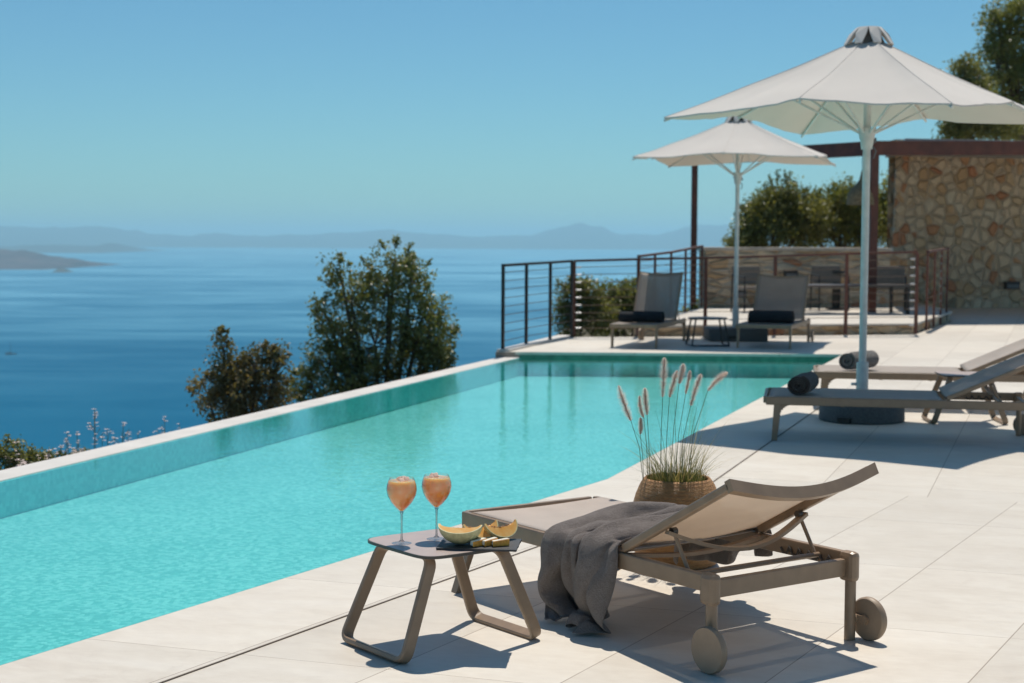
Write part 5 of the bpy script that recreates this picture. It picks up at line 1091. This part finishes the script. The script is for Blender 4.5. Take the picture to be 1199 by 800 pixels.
# ------------------------------------------------------------------ dining furniture
def armchair(x, y, rz, label):
    o = thing('dining_chair', label, 'chair', (x, y, 0.172), rz, 'dark dining chairs by the low stone wall')
    for sx in (-1, 1):
        bm = bmesh.new(); tube(bm, [(sx*0.28, -0.26, 0), (sx*0.28, -0.25, 0.64), (sx*0.28, 0.26, 0.66), (sx*0.28, 0.30, 0)], 0.016, 8); link('side_frame', bm, M['black'], o)
    bm = bmesh.new(); box(bm, (0, 0, 0.43), (0.56, 0.52, 0.06)); link('seat', bm, M['cushion'], o, bevel=0.02)
    bm = bmesh.new(); box(bm, (0, 0.27, 0.66), (0.56, 0.04, 0.34), Matrix.Rotation(-0.15, 3, 'X')); link('backrest', bm, M['cushion'], o, bevel=0.02)
    return o
armchair(4.35, 28.6, 0.3, 'dark dining chair left of the table, seen beside the far parasol pole')
armchair(5.95, 29.6, 0.1, 'dark dining chair in the middle, behind the table near the wall lights')
armchair(7.0, 29.3, -0.2, 'dark dining chair at the right end, near the pergola post')
dt = thing('dining_table', 'long dark metal dining table on the raised terrace', 'table', (5.9, 28.2, 0.172), 0.18)
bm = bmesh.new(); box(bm, (0, 0, 0.50), (2.3, 0.85, 0.035)); link('table_top', bm, M['frame_dark'], dt, bevel=0.004)
for sx in (-1, 1):
    for sy in (-1, 1):
        bm = bmesh.new(); box(bm, (sx*1.08, sy*0.36, 0.24), (0.05, 0.05, 0.48)); link('leg', bm, M['black'], dt)
o = thing('outdoor_heater', 'slim black pedestal stand between the table and the stone wall', 'stand', (6.15, 30.0, 0.172))
bm = bmesh.new(); cyl(bm, (0, 0, 0.02), 0.2, 0.04, 24); link('foot', bm, M['black'], o, smooth='auto')
bm = bmesh.new(); box(bm, (0, 0, 0.36), (0.13, 0.13, 0.64)); link('column', bm, M['black'], o)
bm = bmesh.new(); cyl(bm, (0, 0, 0.70), 0.17, 0.05, 24); link('tray', bm, M['black'], o, smooth='auto')

# ------------------------------------------------------------------ vegetation
def leaf_cluster(bm, c, rad, n, size, rnd, squash=0.8):
    for _ in range(n):
        d = V((rnd.gauss(0, 1), rnd.gauss(0, 1), rnd.gauss(0, 1)*squash)); d = d.normalized()*rad*(rnd.random()**0.45)
        p = c+d; nrm = V((rnd.gauss(0, 1), rnd.gauss(0, 1), rnd.gauss(0, 1)+0.6)).normalized()
        t = nrm.cross(V((rnd.gauss(0, 1), rnd.gauss(0, 1), rnd.gauss(0, 1)))).normalized(); b = nrm.cross(t)
        s = size*rnd.uniform(0.6, 1.3)
        bm.faces.new([bm.verts.new(p+v) for v in (-t*s, b*s*0.45-t*s*0.1, t*s, -b*s*0.45-t*s*0.1)])
def tree(name, label, cat, base, blobs, n_cl, leaf, mat, seed, per=26, cl=0.14, group=None, trunk_r=0.07, twigs=8):
    """blobs: (x, y, z, rx, ry, rz) relative to base; crown = leaf clusters near the blob shells, limbs reach into each"""
    rnd = random.Random(seed); o = thing(name, label, cat, base, 0, group)
    bmT = bmesh.new(); bmC = bmesh.new()
    zc = min(b[2] for b in blobs); cx = sum(b[0] for b in blobs)/len(blobs); cy = sum(b[1] for b in blobs)/len(blobs)
    fork = V((cx*0.4, cy*0.4, max(0.15, zc*0.55)))
    tube(bmT, [V((0, 0, -0.3)), V((cx*0.1+0.03, cy*0.1, fork.z*0.5)), fork], trunk_r*1.2, 8, r2=trunk_r)
    tot = sum(b[3]*b[5] for b in blobs)
    for bx_, by, bz, rx, ry, rz in blobs:
        c = V((bx_, by, bz)); mid = fork.lerp(c, 0.5)+V((rnd.uniform(-.1, .1), rnd.uniform(-.1, .1), 0.05))*rx
        tube(bmT, [fork, mid, c], trunk_r*0.6, 6, r2=trunk_r*0.25)
        k = max(5, int(1.7*n_cl*rx*rz/tot))
        for i in range(k):
            d = V((rnd.gauss(0, 1), rnd.gauss(0, 1), rnd.gauss(0, 1)+0.15)).normalized()
            f = rnd.uniform(0.25, 1.0)**0.6; bumpy = 1+0.28*noise.noise(d*2.3+V((seed, 0, 0)))
            p = c+V((d.x*rx, d.y*ry, d.z*rz))*f*bumpy
            leaf_cluster(bmC, p, 1.35*cl*rnd.uniform(0.55, 1.35), int(1.35*per*rnd.uniform(0.5, 1.4)), leaf, rnd)
            if i % 3 == 0: tube(bmT, [c.lerp(p, 0.1), c.lerp(p, 0.6)+V((0, 0, 0.03)), p], trunk_r*0.14, 4, r2=trunk_r*0.05, cap=False)
        for i in range(twigs):   # shoots beyond the crown
            d = V((rnd.gauss(0, 1), rnd.gauss(0, 1)*0.6, abs(rnd.gauss(0, 1))+0.3)).normalized()
            a = c+V((d.x*rx, d.y*ry, d.z*rz))*0.8; b = c+V((d.x*rx, d.y*ry, d.z*rz))*rnd.uniform(1.15, 1.4)
            tube(bmT, [a, b], trunk_r*0.08, 4, r2=trunk_r*0.03, cap=False)
            for q in range(4): leaf_cluster(bmC, a.lerp(b, 0.35+0.2*q), cl*0.35, int(per*0.25), leaf, rnd)
    link('trunk', bmT, M['bark'], o); link('crown', bmC, M[mat], o, smooth='leaf')
    return o
def at(px_, py_, Y): return V(((px_-600.5)/1850*Y, Y, 1.5-(py_-278-(px_-600)*0.0049)/1850*Y))
def tree_px(name, label, cat, Y, base_px, ground, blobs_px, *a, **k):
    b = at(base_px, 400, Y); base = V((b.x, Y, ground)); s = Y/1850; out = []
    for (x, y, rx, ry) in blobs_px:
        c = at(x, y, Y)-base; out.append((c.x, random.uniform(-0.3, 0.3)*rx*s, c.z, rx*s, rx*s*0.9, ry*s))
    return tree(name, label, cat, base, out, *a, **k)
tree_px('evergreen_tree', 'tall dark green tree standing beyond the middle of the infinity edge', 'tree', 20.0, 455, -3.4,
        [(455, 345, 40, 42), (412, 352, 36, 40), (495, 372, 34, 44), (440, 405, 52, 44), (500, 425, 30, 34), (390, 430, 34, 34), (462, 312, 26, 26), (482, 330, 28, 32), (420, 470, 50, 40), (400, 322, 18, 20), (365, 452, 26, 26), (512, 400, 22, 32), (400, 400, 34, 34), (515, 440, 22, 26), (385, 375, 22, 26), (345, 462, 16, 14), (455, 440, 50, 30), (400, 455, 40, 26), (500, 405, 34, 40)],
        330, 0.027, 'leaf', 5, per=38, cl=0.115, trunk_r=0.08, twigs=4)
tree_px('evergreen_tree', 'smaller sparse russet bush-like tree left of the tall one', 'tree', 16.5, 285, -2.8,
        [(262, 440, 26, 26), (300, 432, 26, 26), (245, 465, 24, 24), (285, 465, 34, 28), (322, 440, 18, 24), (262, 405, 13, 18), (328, 418, 10, 14), (275, 490, 44, 20), (285, 450, 40, 30), (315, 465, 26, 24)],
        150, 0.024, 'leaf_brown', 8, per=30, cl=0.085, trunk_r=0.05, twigs=4)
tree_px('evergreen_bush', 'round green bush outside the railing corner, left one', 'bush', 27.5, 672, -2.2,
        [(672, 352, 20, 26), (688, 345, 18, 20), (668, 378, 18, 20), (700, 372, 22, 24)], 120, 0.032, 'leaf', 31, per=32, cl=0.13, trunk_r=0.05, twigs=3, group='bushes beyond the railing')
tree_px('evergreen_bush', 'wide green bush behind the railing and the far left lounger', 'bush', 28.5, 735, -2.4,
        [(730, 352, 24, 20), (745, 345, 18, 16), (722, 375, 26, 22), (760, 370, 20, 20), (712, 350, 14, 16)], 150, 0.034, 'leaf_green', 33, per=32, cl=0.14, trunk_r=0.05, twigs=3, group='bushes beyond the railing')
tree_px('evergreen_bush', 'low pale bush between the pergola post and the low stone wall', 'bush', 33.0, 812, -1.8,
        [(812, 378, 14, 16), (824, 365, 8, 12)], 50, 0.035, 'leaf_green', 35, per=28, cl=0.14, trunk_r=0.04, twigs=3, group='bushes beyond the railing')
# trees above the low wall
tree_px('evergreen_tree', 'dark tree crown above the left end of the low stone wall', 'tree', 38.0, 905, -0.6,
        [(905, 262, 38, 38), (876, 282, 26, 18), (915, 238, 30, 28), (942, 262, 30, 36), (885, 256, 22, 24), (868, 290, 18, 14)], 300, 0.045, 'leaf', 41, per=34, cl=0.19, trunk_r=0.12, twigs=4, group='trees behind the stone walls')
tree_px('evergreen_tree', 'green tree crown in front of the pendant lamp above the low wall', 'tree', 38.6, 985, -0.6,
        [(985, 262, 36, 38), (965, 246, 22, 24), (1012, 264, 28, 34), (990, 236, 28, 22), (1034, 262, 20, 30), (1038, 236, 14, 24), (948, 270, 24, 24)], 300, 0.045, 'leaf_green', 43, per=34, cl=0.19, trunk_r=0.12, twigs=4, group='trees behind the stone walls')
tree_px('evergreen_tree', 'tall tree above the pergola roof in the top right corner', 'tree', 43.0, 1215, -0.6,
        [(1175, 45, 38, 42), (1160, 80, 30, 34), (1205, 30, 44, 44), (1215, 95, 54, 50), (1185, 115, 44, 36), (1160, 30, 22, 22), (1250, 60, 50, 60), (1220, 150, 60, 30)], 520, 0.05, 'leaf_green', 47, per=30, cl=0.21, trunk_r=0.16, twigs=3, group='trees behind the stone walls')
tree_px('evergreen_tree', 'low tree crown showing between the parasol rim and the pergola roof', 'tree', 41.0, 1140, -0.6,
        [(1130, 150, 30, 16), (1165, 150, 26, 14), (1112, 158, 16, 10), (1122, 82, 14, 9), (1130, 115, 22, 30)], 200, 0.05, 'leaf', 49, per=30, cl=0.2, trunk_r=0.13, twigs=3, group='trees behind the stone walls')
# scrub just beyond the coping
rnd = random.Random(77)
for i, (px_, py_, Y, rx, ry, lab) in enumerate(((12, 545, 12.0, 30, 26, 'dark scrub bush at the left edge beyond the infinity edge'), (55, 552, 12.3, 24, 20, 'dark scrub bush second from the left edge of the picture'),
                                             (100, 545, 12.9, 24, 16, 'low scrub bush among the white flower stalks'))):
    tree_px('scrub_bush', lab, 'bush', Y, px_, -2.1, [(px_, py_, rx, ry), (px_+rx*0.6, py_+6, rx*0.7, ry*0.8)], 60, 0.016, 'leaf', 60+i, per=30, cl=0.05, trunk_r=0.02, twigs=5, group='scrub bushes on the slope')
def stalk(px_, py_, Y, label, n):
    t = at(px_, py_, Y); o = thing('asphodel_stalk', label, 'flower', (t.x, Y, -1.6), 0, 'flower stalks beyond the infinity edge')
    H_ = t.z+1.6; bm = bmesh.new(); lean = rnd.uniform(-0.06, 0.06)
    tube(bm, [(lean*-2, 0, -0.2), (lean*-0.6, 0, H_*0.6), (0, 0, H_)], 0.0045, 5, r2=0.002)
    tips = [(V((0, 0, H_)))]
    for k in range(3):
        z = H_-rnd.uniform(0.04, 0.22); e = V((rnd.uniform(-0.09, 0.09), rnd.uniform(-0.05, 0.05), z+rnd.uniform(0.02, 0.06))); tube(bm, [(0, 0, z-0.04), e], 0.002, 4); tips.append(e)
    link('stem', bm, M['stem'], o); bm = bmesh.new()
    for k in range(n):
        c = rnd.choice(tips)+V((rnd.gauss(0, 0.010), rnd.gauss(0, 0.010), -rnd.random()*0.05))
        for q in range(5):
            a = q*2*pi/5+rnd.random(); r_ = rnd.uniform(0.014, 0.024); up_ = V((cos(a), sin(a), 0.3))
            sd = V((-sin(a), cos(a), 0))*r_*0.35
            bm.faces.new([bm.verts.new(v) for v in (c, c+up_*r_*0.6+sd, c+up_*r_, c+up_*r_*0.6-sd)])
    link('blossom', bm, M['petal'], o, smooth='leaf')
st_px = [(108, 480), (111, 494), (144, 496), (126, 503), (140, 507), (88, 506), (78, 507), (74, 516), (92, 517), (57, 526), (118, 512), (190, 488), (189, 498), (162, 506), (43, 532), (20, 528), (10, 536), (30, 540), (96, 523), (17, 515), (148, 514), (133, 513), (210, 496), (69, 523)]
st_px.sort()
ORD = 'leftmost second third fourth fifth sixth seventh eighth ninth tenth eleventh twelfth thirteenth fourteenth fifteenth sixteenth seventeenth eighteenth nineteenth twentieth'.split()
for i, (a, b) in enumerate(st_px):
    if i < 12: lab = 'white flowered stalk beyond the infinity edge, %s counting from the left' % ORD[i]
    else: lab = 'white flowered stalk beyond the infinity edge, %s counting back from the russet tree' % (['nearest']+ORD[1:])[len(st_px)-1-i]
    stalk(a+0.8*((i*37) % 5-2), b, 10.5+0.0105*a+rnd.uniform(0.45, 1.5), lab, rnd.randint(9, 16))
